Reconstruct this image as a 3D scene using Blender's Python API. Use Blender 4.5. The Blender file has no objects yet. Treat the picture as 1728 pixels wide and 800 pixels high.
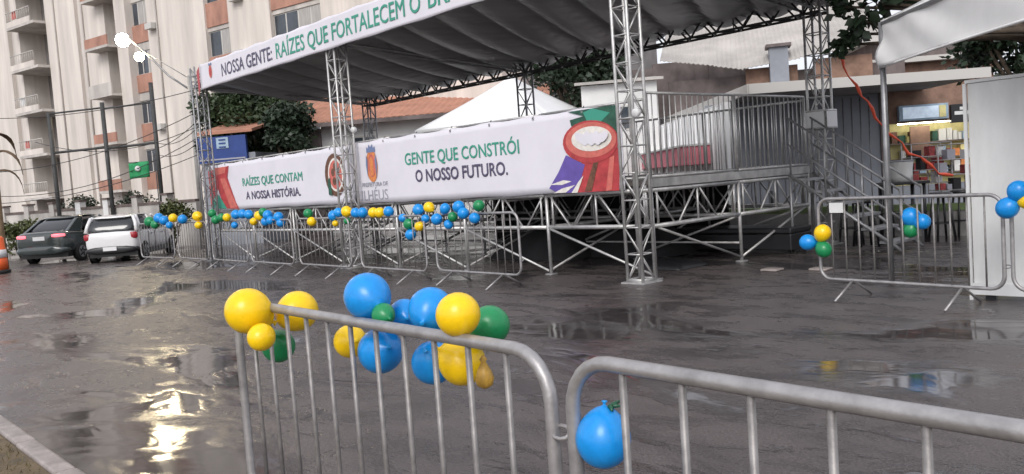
import bpy, bmesh, math, random
from mathutils import Vector, Matrix, Quaternion
R_ = math.radians
rnd = random.Random(7)
S = bpy.context.scene
COL = S.collection

# ------------------------------------------------------------------ camera
CR = Vector((0.67272343, 0.73648432, -0.07095088)).normalized()
CF = Vector((-0.73989316, 0.66947478, -0.06604264)).normalized()
CU = CR.cross(CF).normalized()
CR = CF.cross(CU).normalized()
CAM = Vector((0, 0, 1.551))
FPX = 1428.6
cd = bpy.data.cameras.new('camera')
cd.sensor_width = 36
cd.lens = FPX / 1728 * 36
cd.clip_start = .05
cd.clip_end = 2000
cam = bpy.data.objects.new('camera', cd)
COL.objects.link(cam)
m3 = Matrix((CR, CU, -CF)).transposed()
cam.matrix_world = Matrix.Translation(CAM) @ m3.to_4x4()
S.camera = cam

# ------------------------------------------------------------------ sky, sun, exposure
SUN_EL, SUN_AZ = 38, 150          # soft overcast light, high and from behind the camera
w = bpy.data.worlds.new('World')
S.world = w
w.use_nodes = True
nt = w.node_tree
nt.nodes.clear()
sky = nt.nodes.new('ShaderNodeTexSky')
sky.sky_type = 'NISHITA'
sky.sun_disc = False
sky.sun_elevation = R_(SUN_EL)
sky.sun_rotation = R_(SUN_AZ)
sky.dust_density = 4.0
sky.ozone_density = 1.0
hs = nt.nodes.new('ShaderNodeHueSaturation')
hs.inputs['Saturation'].default_value = .22
mixs = nt.nodes.new('ShaderNodeMix')
mixs.data_type = 'RGBA'
mixs.inputs[0].default_value = .62
mixs.inputs[7].default_value = (5.7, 5.85, 6.5, 1)     # even cloud deck
bg = nt.nodes.new('ShaderNodeBackground')
bg.inputs['Strength'].default_value = .13
wo = nt.nodes.new('ShaderNodeOutputWorld')
nt.links.new(sky.outputs[0], hs.inputs['Color'])
nt.links.new(hs.outputs[0], mixs.inputs[6])
nt.links.new(mixs.outputs[2], bg.inputs[0])
nt.links.new(bg.outputs[0], wo.inputs[0])
sl = bpy.data.lights.new('sun', 'SUN')
sl.energy = .9
sl.angle = R_(25)
sl.color = (1, .965, .92)
so = bpy.data.objects.new('sun', sl)
COL.objects.link(so)
sd = Vector((math.sin(R_(SUN_AZ)) * math.cos(R_(SUN_EL)), math.cos(R_(SUN_AZ)) * math.cos(R_(SUN_EL)), math.sin(R_(SUN_EL))))
so.rotation_euler = sd.to_track_quat('Z', 'Y').to_euler()
S.view_settings.view_transform = 'Standard'
S.view_settings.look = 'None'
S.view_settings.gamma = 1
S.view_settings.use_curve_mapping = False
S.view_settings.exposure = .55

# ------------------------------------------------------------------ pixel helpers (photo is 1728 x 800)
def ray(u, v): return CR * ((u - 864) / FPX) + CU * ((400 - v) / FPX) + CF
def pl(u, v, ax, val):
    d = ray(u, v); t = (val - CAM[ax]) / d[ax]
    return CAM + d * t
def scale_at(P): return FPX / ((P - CAM).dot(CF))      # pixels per metre there
def dep(u, v, t): return CAM + ray(u, v) * t
def gnd(u, t):                                          # ground point at pixel column u, depth t
    a, b = dep(u, 0, t), dep(u, 800, t)
    k = a.z / (a.z - b.z); P = a.lerp(b, k); P.z = 0; return P

# ------------------------------------------------------------------ materials
def mat(name, col, rough=.6, metal=0, noise=None, bump=None, emit=None, spec=None, coat=0, trans=0, alpha=1):
    """noise=(scale, amount[, (sx,sy,sz)]) varies the colour; bump=(scale, strength)"""
    m = bpy.data.materials.new(name); m.use_nodes = True
    n = m.node_tree; b = n.nodes['Principled BSDF']
    c = (*col, 1)
    b.inputs['Base Color'].default_value = c
    b.inputs['Roughness'].default_value = rough
    b.inputs['Metallic'].default_value = metal
    if 'latex' in name:
        b.inputs['Subsurface Weight'].default_value = .25; b.inputs['Subsurface Radius'].default_value = (.03, .03, .03); b.inputs['Subsurface Scale'].default_value = 1
    if spec is not None: b.inputs['Specular IOR Level'].default_value = spec
    if coat: b.inputs['Coat Weight'].default_value = coat; b.inputs['Coat Roughness'].default_value = .08
    if trans: b.inputs['Transmission Weight'].default_value = trans
    if alpha < 1: b.inputs['Alpha'].default_value = alpha
    if emit:
        b.inputs['Emission Color'].default_value = (*emit[0], 1); b.inputs['Emission Strength'].default_value = emit[1]
    if noise or bump:
        tc = n.nodes.new('ShaderNodeTexCoord')
    if noise:
        mp = n.nodes.new('ShaderNodeMapping'); n.links.new(tc.outputs['Object'], mp.inputs[0])
        if len(noise) > 2: mp.inputs['Scale'].default_value = noise[2]
        t = n.nodes.new('ShaderNodeTexNoise'); t.inputs['Scale'].default_value = noise[0]; t.inputs['Detail'].default_value = 6
        t.inputs['Roughness'].default_value = .65
        n.links.new(mp.outputs[0], t.inputs['Vector'])
        r = n.nodes.new('ShaderNodeValToRGB')
        k = noise[1]
        r.color_ramp.elements[0].position = .3; r.color_ramp.elements[1].position = .68
        r.color_ramp.elements[0].color = (*[x * (1 - k) for x in col], 1)
        r.color_ramp.elements[1].color = (*[min(1, x * (1 + k * .5)) for x in col], 1)
        n.links.new(t.outputs[0], r.inputs[0]); n.links.new(r.outputs[0], b.inputs['Base Color'])
    if bump:
        t2 = n.nodes.new('ShaderNodeTexNoise'); t2.inputs['Scale'].default_value = bump[0]; t2.inputs['Detail'].default_value = 5
        n.links.new(tc.outputs['Object'], t2.inputs['Vector'])
        bp = n.nodes.new('ShaderNodeBump'); bp.inputs['Strength'].default_value = bump[1]; bp.inputs['Distance'].default_value = .02
        n.links.new(t2.outputs[0], bp.inputs['Height']); n.links.new(bp.outputs[0], b.inputs['Normal'])
    return m

M = {}
M['galv'] = mat('galvanised_steel', (.385, .37, .37), .42, .5, (9, .35), (60, .08))
M['galvbar'] = mat('grimy_galvanised_bar', (.27, .255, .25), .48, .45, (11, .45), (60, .08))
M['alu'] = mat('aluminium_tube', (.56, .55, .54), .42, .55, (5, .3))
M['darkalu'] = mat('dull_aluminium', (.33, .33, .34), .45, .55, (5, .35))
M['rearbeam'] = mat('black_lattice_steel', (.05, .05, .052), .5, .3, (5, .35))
M['scaff'] = mat('scaffold_steel', (.42, .41, .40), .5, .45, (4, .4))
M['blue'] = mat('blue_latex', (.008, .275, .72), .28, spec=.5, noise=(7, .12))
M['yellow'] = mat('yellow_latex', (.93, .60, .006), .28, spec=.5, noise=(7, .1))
M['green'] = mat('green_latex', (.012, .245, .085), .3, spec=.5, noise=(7, .12))
M['banner'] = mat('white_vinyl', (.72, .695, .75), .5, noise=(1.3, .06))
M['t_green'] = mat('green_print', (.045, .30, .215), .5)
M['t_grey'] = mat('dark_print', (.085, .075, .13), .5)
M['p_red'] = mat('red_print', (.46, .05, .055), .5, noise=(7, .35))
M['p_pink'] = mat('pale_red_print', (.60, .15, .12), .5, noise=(9, .25))
M['p_white'] = mat('cream_print', (.78, .74, .68), .5, noise=(12, .2))
M['p_green'] = mat('dark_green_print', (.025, .1, .065), .5, noise=(8, .5))
M['p_purple'] = mat('purple_print', (.13, .085, .36), .5, noise=(6, .2))
M['p_orange'] = mat('orange_print', (.72, .25, .08), .5, noise=(14, .3))
M['p_brown'] = mat('brown_print', (.16, .07, .04), .5, noise=(18, .6))
M['p_lgrey'] = mat('grey_print', (.33, .33, .38), .5)
M['p_blue'] = mat('blue_print', (.17, .22, .38), .5)
M['canopy'] = mat('grey_canopy_cloth', (.27, .27, .285), .42, noise=(1.2, .35, (1, .3, 1)))
M['deck'] = mat('deck_plywood', (.16, .14, .13), .7, noise=(3, .4))
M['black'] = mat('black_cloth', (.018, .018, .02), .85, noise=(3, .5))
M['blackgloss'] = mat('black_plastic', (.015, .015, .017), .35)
M['tarp'] = mat('white_tent_cloth', (.80, .79, .77), .6, noise=(1.1, .12))
M['tarp_in'] = mat('lighter_tent_cloth', (.82, .82, .82), .6, noise=(.9, .08))  # lighter copy of the tent cloth, also on the kiosk side wall
M['panel'] = mat('white_booth_panel', (.72, .72, .71), .45, noise=(2.2, .16, (1, 1, .35)))
M['plaster'] = mat('cream_plaster', (.68, .62, .565), .85, noise=(.5, .25, (1.9, 1.9, .2)), bump=(7, .2))
M['plaster2'] = mat('grey_plaster', (.54, .50, .465), .85, noise=(.7, .34, (1.6, 1.6, .3)), bump=(7, .2))
M['recess'] = mat('recess_shade_plaster', (.27, .25, .24), .85, noise=(.8, .3))  # recess shade put into the colour, darker than the facade plaster
M['spandrel'] = mat('terracotta_paint', (.43, .225, .165), .75, noise=(1.5, .35, (1, 1, .4)))
M['glass'] = mat('window_glass', (.05, .06, .075), .08, spec=.7, noise=(1.2, .5))
M['curtain'] = mat('pale_curtain', (.42, .40, .38), .8, noise=(5, .3, (4, 4, .3)))
M['wframe'] = mat('window_frame', (.55, .53, .50), .5)
M['wallpaint'] = mat('boundary_wall_paint', (.48, .45, .42), .85, noise=(.8, .45, (1, 1, .5)), bump=(5, .3))
M['darktop'] = mat('weathered_coping', (.13, .10, .09), .85, noise=(2, .6))
M['pole'] = mat('painted_pole', (.055, .055, .055), .6, noise=(3, .4))
M['concrete'] = mat('concrete', (.33, .32, .31), .8, noise=(3, .3), bump=(20, .3))
M['lamp'] = mat('lit_lamp_lens', (1, .9, .7), .3, emit=((1, .83, .52), 95))
M['carwhite'] = mat('white_car_paint', (.74, .73, .73), .22, coat=.7, noise=(2, .05))
M['cardark'] = mat('dark_car_paint', (.035, .045, .045), .2, coat=.8, noise=(2, .1))
M['carglass'] = mat('car_glass', (.02, .022, .025), .06, spec=.8)
M['tyre'] = mat('tyre_rubber', (.02, .02, .02), .8)
M['rim'] = mat('alloy_rim', (.42, .42, .43), .35, .7)
M['tail'] = mat('tail_lens', (.35, .02, .03), .2, spec=.6)
M['taillit'] = mat('lit_tail_lens', (.8, .08, .1), .2, emit=((1, .16, .2), 1.3))
M['plate'] = mat('number_plate', (.72, .72, .72), .4)
M['trunkbark'] = mat('bark', (.10, .075, .055), .9, noise=(5, .5), bump=(12, .8))
M['palmbark'] = mat('palm_bark', (.27, .19, .11), .9, noise=(4, .4), bump=(9, .8))
M['dryfrond'] = mat('dry_frond', (.13, .085, .05), .8, noise=(4, .4))
M['leaf'] = mat('leaf', (.04, .066, .026), .55, noise=(.7, .55))
M['leafdark'] = mat('dark_leaf', (.022, .04, .02), .5, noise=(.8, .5))
M['shrub'] = mat('shrub_leaf', (.07, .085, .02), .55, noise=(2, .5))
M['rooftile'] = mat('clay_tile', (.42, .20, .135), .8, noise=(1.2, .3))
M['fibro'] = mat('fibre_cement', (.46, .43, .40), .85, noise=(.6, .3))
M['brick'] = mat('bare_brick', (.27, .165, .12), .85, noise=(3, .4))
M['oldwall'] = mat('mouldy_render', (.17, .14, .135), .9, noise=(.9, .6, (1, 1, .7)))
M['white'] = mat('white_paint', (.70, .69, .68), .6, noise=(1.2, .15))
M['greywall'] = mat('grey_shutter', (.25, .265, .30), .6, noise=(1.4, .2))
M['slab'] = mat('awning_soffit', (.26, .245, .235), .7, noise=(1, .2))
M['slabedge'] = mat('awning_edge', (.55, .53, .50), .6)
M['pink'] = mat('pink_cloth', (.72, .22, .27), .7, noise=(3, .2))
M['bluesign'] = mat('blue_signboard', (.018, .05, .22), .5, noise=(3, .2))
M['signgreen'] = mat('green_flag_cloth', (.02, .28, .10), .7, noise=(5, .15))
M['orange'] = mat('orange_plastic', (.82, .13, .03), .45, noise=(4, .15))
M['strap'] = mat('orange_ribbon', (.78, .10, .045), .5)
M['yellowwall'] = mat('yellow_kiosk_wall', (.80, .72, .34), .7, noise=(3, .3))
M['redp'] = mat('red_packaging', (.36, .045, .045), .4, noise=(14, .6))
M['bluep'] = mat('pale_blue_panel', (.35, .47, .58), .5, noise=(3, .3))
M['kerb'] = mat('wet_kerb', (.33, .285, .265), .5, noise=(5, .5), bump=(25, .3))
M['limeband'] = mat('green_painted_band', (.17, .23, .10), .7, noise=(2, .4))
M['wire'] = mat('cable_black', (.03, .03, .033), .6)

def road_material():
    m = bpy.data.materials.new('wet_asphalt'); m.use_nodes = True
    n = m.node_tree; b = n.nodes['Principled BSDF']; L = n.links.new
    tc = n.nodes.new('ShaderNodeTexCoord')
    def noise(scale, detail=4, sc=(1, 1, 1), rough=.55, dist=0):
        mp = n.nodes.new('ShaderNodeMapping'); mp.inputs['Scale'].default_value = sc
        L(tc.outputs['Object'], mp.inputs[0])
        t = n.nodes.new('ShaderNodeTexNoise'); t.inputs['Scale'].default_value = scale; t.inputs['Detail'].default_value = detail
        t.inputs['Roughness'].default_value = rough; t.inputs['Distortion'].default_value = dist
        L(mp.outputs[0], t.inputs['Vector']); return t.outputs[0]
    def ramp(src, p0, p1, c0=0, c1=1):
        r = n.nodes.new('ShaderNodeMapRange'); r.inputs[1].default_value = p0; r.inputs[2].default_value = p1
        r.inputs[3].default_value = c0; r.inputs[4].default_value = c1; r.interpolation_type = 'SMOOTHSTEP'
        L(src, r.inputs[0]); return r.outputs[0]
    def math_(op, a, bb):
        r = n.nodes.new('ShaderNodeMath'); r.operation = op
        for i, x in enumerate((a, bb)):
            if isinstance(x, (int, float)): r.inputs[i].default_value = x
            else: L(x, r.inputs[i])
        return r.outputs[0]
    puddle = ramp(noise(.42, 5, (.7, 1.25, 1), .62, .6), .50, .60)          # standing water
    fleck = ramp(noise(2.6, 5, (.75, 1.5, 1), .68, .8), .55, .63)          # small wet hollows
    puddle = math_('MAXIMUM', puddle, math_('MULTIPLY', fleck, .8))
    damp = ramp(noise(1.6, 5, (.8, 1.4, 1), .65, .4), .35, .7)
    col = n.nodes.new('ShaderNodeMix'); col.data_type = 'RGBA'
    col.inputs[6].default_value = (.110, .092, .089, 1); col.inputs[7].default_value = (.060, .052, .052, 1)
    L(damp, col.inputs[0])
    col2 = n.nodes.new('ShaderNodeMix'); col2.data_type = 'RGBA'
    col2.inputs[7].default_value = (.036, .031, .031, 1)
    L(col.outputs[2], col2.inputs[6]); L(math_('MULTIPLY', puddle, .75), col2.inputs[0])
    sp = n.nodes.new('ShaderNodeMix'); sp.data_type = 'RGBA'; sp.blend_type = 'MULTIPLY'; sp.inputs[0].default_value = 1
    g_ = n.nodes.new('ShaderNodeCombineColor'); k_ = ramp(noise(70, 3, (1, 1, 1), .75), .32, .68, .5, 1.5)
    for q_ in range(3): L(k_, g_.inputs[q_])
    L(col2.outputs[2], sp.inputs[6]); L(g_.outputs[0], sp.inputs[7])
    L(sp.outputs[2], b.inputs['Base Color'])
    ro = n.nodes.new('ShaderNodeMix'); ro.data_type = 'FLOAT'
    L(puddle, ro.inputs[0]); L(ramp(damp, 0, 1, .38, .2), ro.inputs[2]); ro.inputs[3].default_value = .055
    L(ro.outputs[0], b.inputs['Roughness'])
    b.inputs['IOR'].default_value = 1.4
    b.inputs['Specular IOR Level'].default_value = .62
    # fine stone relief away from the puddles, slow ripples in them
    h1 = math_('MULTIPLY', noise(75, 3, (1, 1, 1), .7), .6)
    h2 = math_('MULTIPLY', noise(9, 4, (1, 1.3, 1)), 1.0)
    hh = math_('MULTIPLY', math_('ADD', h1, h2), math_('SUBTRACT', 1.0, math_('MULTIPLY', puddle, .97)))
    bp = n.nodes.new('ShaderNodeBump'); bp.inputs['Strength'].default_value = .42; bp.inputs['Distance'].default_value = .02
    L(hh, bp.inputs['Height'])
    bp2 = n.nodes.new('ShaderNodeBump'); bp2.inputs['Strength'].default_value = .13; bp2.inputs['Distance'].default_value = .06
    L(noise(1.3, 3, (1, 1, 1), .5, .6), bp2.inputs['Height']); L(bp.outputs[0], bp2.inputs['Normal'])
    L(bp2.outputs[0], b.inputs['Normal'])
    return m
M['road'] = road_material()
M['verge'] = mat('muddy_verge', (.115, .075, .03), .55, noise=(6, .5), bump=(30, .8))
M['grass'] = mat('wet_grass', (.10, .08, .022), .55, noise=(4, .4))

# ------------------------------------------------------------------ mesh helpers
class MB:
    def __init__(s): s.v = []; s.f = []
    def add(s, vs, fs):
        o = len(s.v); s.v += [tuple(x) for x in vs]; s.f += [tuple(i + o for i in q) for q in fs]; return s
    def box(s, a, b):
        x0, y0, z0 = a; x1, y1, z1 = b
        return s.add([(x0, y0, z0), (x1, y0, z0), (x1, y1, z0), (x0, y1, z0), (x0, y0, z1), (x1, y0, z1), (x1, y1, z1), (x0, y1, z1)],
                     [(0, 3, 2, 1), (4, 5, 6, 7), (0, 1, 5, 4), (1, 2, 6, 5), (2, 3, 7, 6), (3, 0, 4, 7)])
    def tube(s, path, r, seg=8, closed=False, caps=True):
        P = [Vector(p) for p in path]; n = len(P); rings = []
        rr = r if isinstance(r, (list, tuple)) else [r] * n
        up = None
        for i in range(n):
            if closed: t = P[(i + 1) % n] - P[i - 1]
            else: t = P[min(i + 1, n - 1)] - P[max(i - 1, 0)]
            t.normalize()
            if up is None:
                up = t.orthogonal().normalized()
            else:
                up = (up - t * up.dot(t))
                up = up.normalized() if up.length > 1e-6 else t.orthogonal().normalized()
            sd_ = t.cross(up)
            rings.append([P[i] + (up * math.cos(2 * math.pi * k / seg) + sd_ * math.sin(2 * math.pi * k / seg)) * rr[i] for k in range(seg)])
        vs = [x for q in rings for x in q]; fs = []
        for i in range(n if closed else n - 1):
            for k in range(seg):
                a = i * seg; b2 = ((i + 1) % n) * seg
                fs.append((a + k, a + (k + 1) % seg, b2 + (k + 1) % seg, b2 + k))
        if not closed and caps:
            fs.append(tuple(range(seg - 1, -1, -1))); fs.append(tuple((n - 1) * seg + k for k in range(seg)))
        return s.add(vs, fs)
    def lathe(s, prof, seg=16, c=(0, 0, 0)):
        vs = []; fs = []
        for r, z in prof:
            for k in range(seg):
                a = 2 * math.pi * k / seg; vs.append((c[0] + r * math.cos(a), c[1] + r * math.sin(a), c[2] + z))
        for i in range(len(prof) - 1):
            for k in range(seg):
                fs.append((i * seg + k, i * seg + (k + 1) % seg, (i + 1) * seg + (k + 1) % seg, (i + 1) * seg + k))
        fs.append(tuple(range(seg - 1, -1, -1))); fs.append(tuple((len(prof) - 1) * seg + k for k in range(seg)))
        return s.add(vs, fs)
    def prism(s, poly, d):
        """poly: list of 3D points (planar), d: extrusion vector"""
        n = len(poly); P = [Vector(p) for p in poly]; d = Vector(d)
        vs = P + [p + d for p in P]
        fs = [tuple(range(n)), tuple(range(2 * n - 1, n - 1, -1))]
        for i in range(n): fs.append((i, i + n, (i + 1) % n + n, (i + 1) % n))
        return s.add(vs, fs)
    def mesh(s, name, m, smooth=False):
        me = bpy.data.meshes.new(name); me.from_pydata(s.v, [], s.f); me.validate(); me.update()
        bm = bmesh.new(); bm.from_mesh(me); bmesh.ops.recalc_face_normals(bm, faces=bm.faces); bm.to_mesh(me); bm.free()
        if m: me.materials.append(m)
        if smooth:
            for q in me.polygons: q.use_smooth = True
        return me
    def build(s, name, m, parent=None, smooth=False, loc=None, bevel=0, sub=0):
        return obj(name, s.mesh(name, m, smooth), parent, loc, bevel, sub)

def obj(name, me, parent=None, loc=None, bevel=0, sub=0):
    o = bpy.data.objects.new(name, me); COL.objects.link(o)
    if parent: o.parent = parent
    if loc is not None: o.location = loc
    if bevel:
        md = o.modifiers.new('bevel', 'BEVEL'); md.width = bevel; md.segments = 2; md.limit_method = 'ANGLE'
    if sub:
        md = o.modifiers.new('sub', 'SUBSURF'); md.levels = sub; md.render_levels = sub
    return o
def tag(o, label, cat, group=None, kind=None):
    o['label'] = label; o['category'] = cat
    if group: o['group'] = group
    if kind: o['kind'] = kind
    return o
def thing(name, label, cat, loc=(0, 0, 0), rz=0, group=None):
    o = bpy.data.objects.new(name, None); COL.objects.link(o); o.empty_display_size = .2
    o.location = loc; o.rotation_euler = (0, 0, rz)
    return tag(o, label, cat, group)
def struct(o): o['kind'] = 'structure'; return o
def box(name, a, b, m, parent=None, bevel=0, loc=None): return MB().box(a, b).build(name, m, parent, bevel=bevel, loc=loc)

_bars = {}
def bar(name, p, q, r, m, parent, seg=6):
    """a round tube from p to q (parent's space); alike tubes share one mesh"""
    p, q = Vector(p), Vector(q); d = q - p; ln = round(d.length, 3)
    key = (ln, r, m.name, seg)
    if key not in _bars:
        _bars[key] = MB().tube([(0, 0, 0), (0, 0, ln)], r, seg).mesh(name, m, True)
    o = obj(name, _bars[key], parent)
    o.matrix_local = Matrix.Translation(p) @ d.to_track_quat('Z', 'Y').to_matrix().to_4x4()
    return o
_boxes = {}
def sbox(name, size, loc, m, parent, rz=0):
    """a box centred on loc; alike boxes share one mesh"""
    key = (*[round(x, 3) for x in size], m.name)
    if key not in _boxes:
        a = [x / 2 for x in size]
        _boxes[key] = MB().box([-x for x in a], a).mesh(name, m)
    o = obj(name, _boxes[key], parent, loc)
    if rz: o.rotation_euler = (0, 0, rz)
    return o

# ================================================================== SETTING
road = MB().add([(-500, -400, 0), (400, -400, 0), (400, 500, 0), (-500, 500, 0)], [(0, 1, 2, 3)]).build('road', M['road'])
struct(road)
vg = box('verge', (-60, -30, -.2), (30, 1.14, .105), M['verge']); struct(vg)
# kerb stones laid end to end
kerb = bpy.data.objects.new('kerb', None); COL.objects.link(kerb); struct(kerb)
for i in range(26):
    x0 = -16 + i * .9
    k = sbox('kerb_stone', (.885, .12, .32), (x0 + .45 + rnd.uniform(-.004, .004), 1.21 + rnd.uniform(-.005, .005), -.04 + rnd.uniform(-.004, .004)), M['kerb'], kerb)
    md = k.modifiers.new('bevel', 'BEVEL'); md.width = .018; md.segments = 2
# short worn grass of the verge
gb = MB()
for i in range(9000):
    x = rnd.uniform(-12, -3.2); y = rnd.uniform(-.9, 1.12)
    a = rnd.uniform(0, 6.28); hgt = rnd.uniform(.015, .05); wd = .004
    dx, dy = math.cos(a) * wd, math.sin(a) * wd; lx, ly = rnd.uniform(-.03, .03), rnd.uniform(-.03, .03)
    gb.add([(x - dx, y - dy, .1), (x + dx, y + dy, .1), (x + lx, y + ly, .105 + hgt)], [(0, 1, 2)])
go = gb.build('verge_grass', M['grass']); tag(go, 'short yellowish wet grass behind the kerb', 'grass', kind='stuff')

# ================================================================== BARRIERS
def rrect(L, z0, z1, rc, n=6):
    pts = []
    for cx, cz, a0 in ((L - rc, z1 - rc, 0), (rc, z1 - rc, 90), (rc, z0 + rc, 180), (L - rc, z0 + rc, 270)):
        for k in range(n + 1):
            a = R_(a0 + 90 * k / n); pts.append((cx + rc * math.cos(a), 0, cz + rc * math.sin(a)))
    return pts
_fr = {}
def barrier(p0, p1, label, group=None, nb=11, seg=10, tube_r=.019, plate=False, rc=.13):
    p0, p1 = Vector((*p0, 0)), Vector((*p1, 0)); L = round((p1 - p0).length, 2)
    rz = math.atan2(p1.y - p0.y, p1.x - p0.x)
    t = thing('crowd_barrier', label, 'barrier', p0, rz, group)
    key = (L, seg)
    if key not in _fr: _fr[key] = MB().tube(rrect(L, .2, 1.1, rc), tube_r, seg, closed=True).mesh('frame', M['galv'], True)
    obj('frame', _fr[key], t)
    for i in range(nb):
        x = L * (i + 1) / (nb + 1)
        bar('bar', (x, 0, .205), (x, 0, 1.095), .0095, M['galvbar'], t, 8)
    for x in (L * .2, L * .8):
        for s in (-1, 1):
            bar('foot', (x, 0, .2), (x, s * .34, .012), .014, M['galv'], t, 8)
    for z in (.42, .9):                                # hook and eye that couple one barrier to the next
        ring = [(L + .03 + .032 * math.cos(a), .012 * math.sin(a), z + .014 * math.sin(a)) for a in [2 * math.pi * k / 10 for k in range(10)]]
        MB().tube(ring, .006, 6, closed=True).build('hook', M['galv'], t, True)
    if plate:
        sbox('plate', (.17, .006, .11), (.24, -.015, 1.0), M['panel'], t)
    return t
NB0, NB1 = (-3.64, 1.60), (-1.55, 1.50)
barrier(NB0, NB1, 'galvanised crowd barrier hung with two bunches of big balloons beside the kerb')
barrier((-1.47, 1.495), (.63, 1.42), 'galvanised crowd barrier beside the kerb with one blue balloon inside its frame')
barrier((.71, 1.41), (2.8, 1.33), 'galvanised crowd barrier at the end of the kerbside line, carrying no balloons')
FARN = ['first', 'second', 'third', 'fourth', 'fifth', 'sixth']
xs = -8.84
for i in range(6):
    off = rnd.uniform(-.04, .06)
    barrier((xs - 2.1, 8.13 + off + .05), (xs, 8.08 + off), FARN[i] + ' crowd barrier from the corner tower in the galvanised row before the stage', 'barriers lined up before the stage', seg=8)
    xs -= 2.13 if i != 1 else 2.3
barrier((xs - 2.1, 7.98), (xs, 8.10), 'galvanised crowd barrier ending the stage row beside the white car', seg=8)
barrier((-4.75, 8.98), (-2.78, 8.72), 'galvanised crowd barrier with a small white plate in front of the snack kiosk', seg=8, plate=True)
barrier((-2.70, 8.71), (-.75, 8.55), 'galvanised crowd barrier standing against the white booth panel', seg=8)

# ================================================================== BALLOONS
def balloon_mesh(m, name):
    prof = []
    for k in range(19):
        a = math.pi * k / 18
        z = -math.cos(a); r = math.sin(a)
        if z < 0: r *= (1 - .20 * (-z) ** 2); z *= 1.16
        prof.append((max(r * .5, .012), z * .5))
    prof = [(.034, -.675), (.058, -.665), (.026, -.632), (.024, -.600), (.05, -.585)] + prof[1:]
    return MB().lathe(prof, 24).mesh(name, m, True)
BM = {c: balloon_mesh(M[n], c + '_balloon') for c, n in (('b', 'blue'), ('y', 'yellow'), ('g', 'green'))}
CN = {'b': 'blue', 'y': 'yellow', 'g': 'green'}
def balloon(P, d, c, tie, label, group):
    o = obj('balloon', BM[c]); tag(o, label, 'balloon', group)
    v = Vector(P) - Vector(tie)
    if v.length < .01: v = Vector((0, 0, 1))
    v = v.normalized()
    q = v.to_track_quat('Z', 'Y')
    o.matrix_world = Matrix.Translation(P) @ q.to_matrix().to_4x4() @ Matrix.Diagonal((d, d, d * rnd.uniform(.98, 1.06), 1))
    return o
def cluster(lst, plane_y, tie_px, place, group):
    T = pl(tie_px[0], tie_px[1], 1, plane_y)
    used = []
    for (u, v, dpx, c, *off) in lst:
        P = pl(u, v, 1, plane_y + (off[0] if off else 0))
        used.append((P, dpx / scale_at(P), c, off[1] if len(off) > 1 else None))
    for P, d, c, own in used:
        if own: balloon(P, d, c, T, own + ' ' + place, group and f'balloons {group}'); continue
        n = sum(1 for q in used if q[2] == c)
        lab = f"{'one of the ' if n > 1 else ''}{CN[c]} balloon{'s' if n > 1 else ''} {place}"
        balloon(P, d, c, T, lab, f'{CN[c]} balloons {group}' if n > 1 else None)
# big balloons on the kerbside barrier
cluster([(419, 525, 77, 'y', -.10, 'big yellow balloon covering the rail end'), (441, 569, 47, 'y', -.12, 'smallest yellow balloon, hanging lowest,'),
         (502, 525, 68, 'y', .12, 'yellow balloon half hidden behind the rail'), (470, 584, 56, 'g', .08, 'only green balloon')],
        1.60, (462, 545), 'in the bunch at the barrier end', 'at the barrier end')
cluster([(620, 500, 80, 'b', .05, 'biggest blue balloon, standing highest above the rail'), (647, 531, 40, 'g', .04, 'small green balloon tucked under a blue one'),
         (591, 576, 56, 'y', .16, 'yellow balloon peeping out behind blue'), (642, 592, 77, 'b', .10, 'blue balloon below the rail next to yellow'), (683, 532, 56, 'b', .2, 'blue balloon half hidden between two larger blue ones'),
         (727, 523, 78, 'b', .14, 'blue balloon above the rail touching the yellow one'), (731, 612, 74, 'b', .14, 'lowest blue balloon'),
         (773, 531, 76, 'y', -.02, 'yellow balloon in front of the rail'), (826, 549, 68, 'g', .18, 'large green balloon'), (780, 611, 80, 'y', .12, 'yellow balloon below the rail beside the limp one')],
        1.55, (700, 565), 'in the big mixed bunch', 'in the big mixed bunch')
P = pl(817, 628, 1, 1.60)
so_ = MB()
so_.lathe([(.004, .05), (.012, .04), (.008, .03), (.022, .005), (.03, -.02), (.024, -.04), (.006, -.05)], 12)
M['limp'] = mat('limp_yellow_latex', (.55, .32, .05), .35, noise=(30, .4), alpha=.85)
tag(so_.build('balloon', M['limp'], smooth=True, loc=P), 'small limp half-deflated amber balloon under the barrier rail', 'balloon')
P = pl(1018, 741, 1, 1.53)
b6 = balloon(P, 94 / scale_at(P), 'b', P + Vector((.01, .01, .15)), 'single blue balloon hanging inside a kerbside barrier frame', None)
# the torn green neck tied to it
kn = MB()
for k in range(3):
    a = k * .9 - .6; kn.tube([(0, 0, 0), (.012 * math.cos(a), .012 * math.sin(a), .012), (.03 * math.cos(a), .03 * math.sin(a), .006 + .006 * (k % 3))], [.006, .007, .003], 6)
M['scrap'] = mat('dark_green_latex', (.012, .085, .04), .35)
tag(kn.build('balloon_scrap', M['scrap'], smooth=True, loc=P + Vector((.012, .016, .072))), 'torn green balloon scrap knotted above the single blue balloon', 'balloon scrap')

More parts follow.
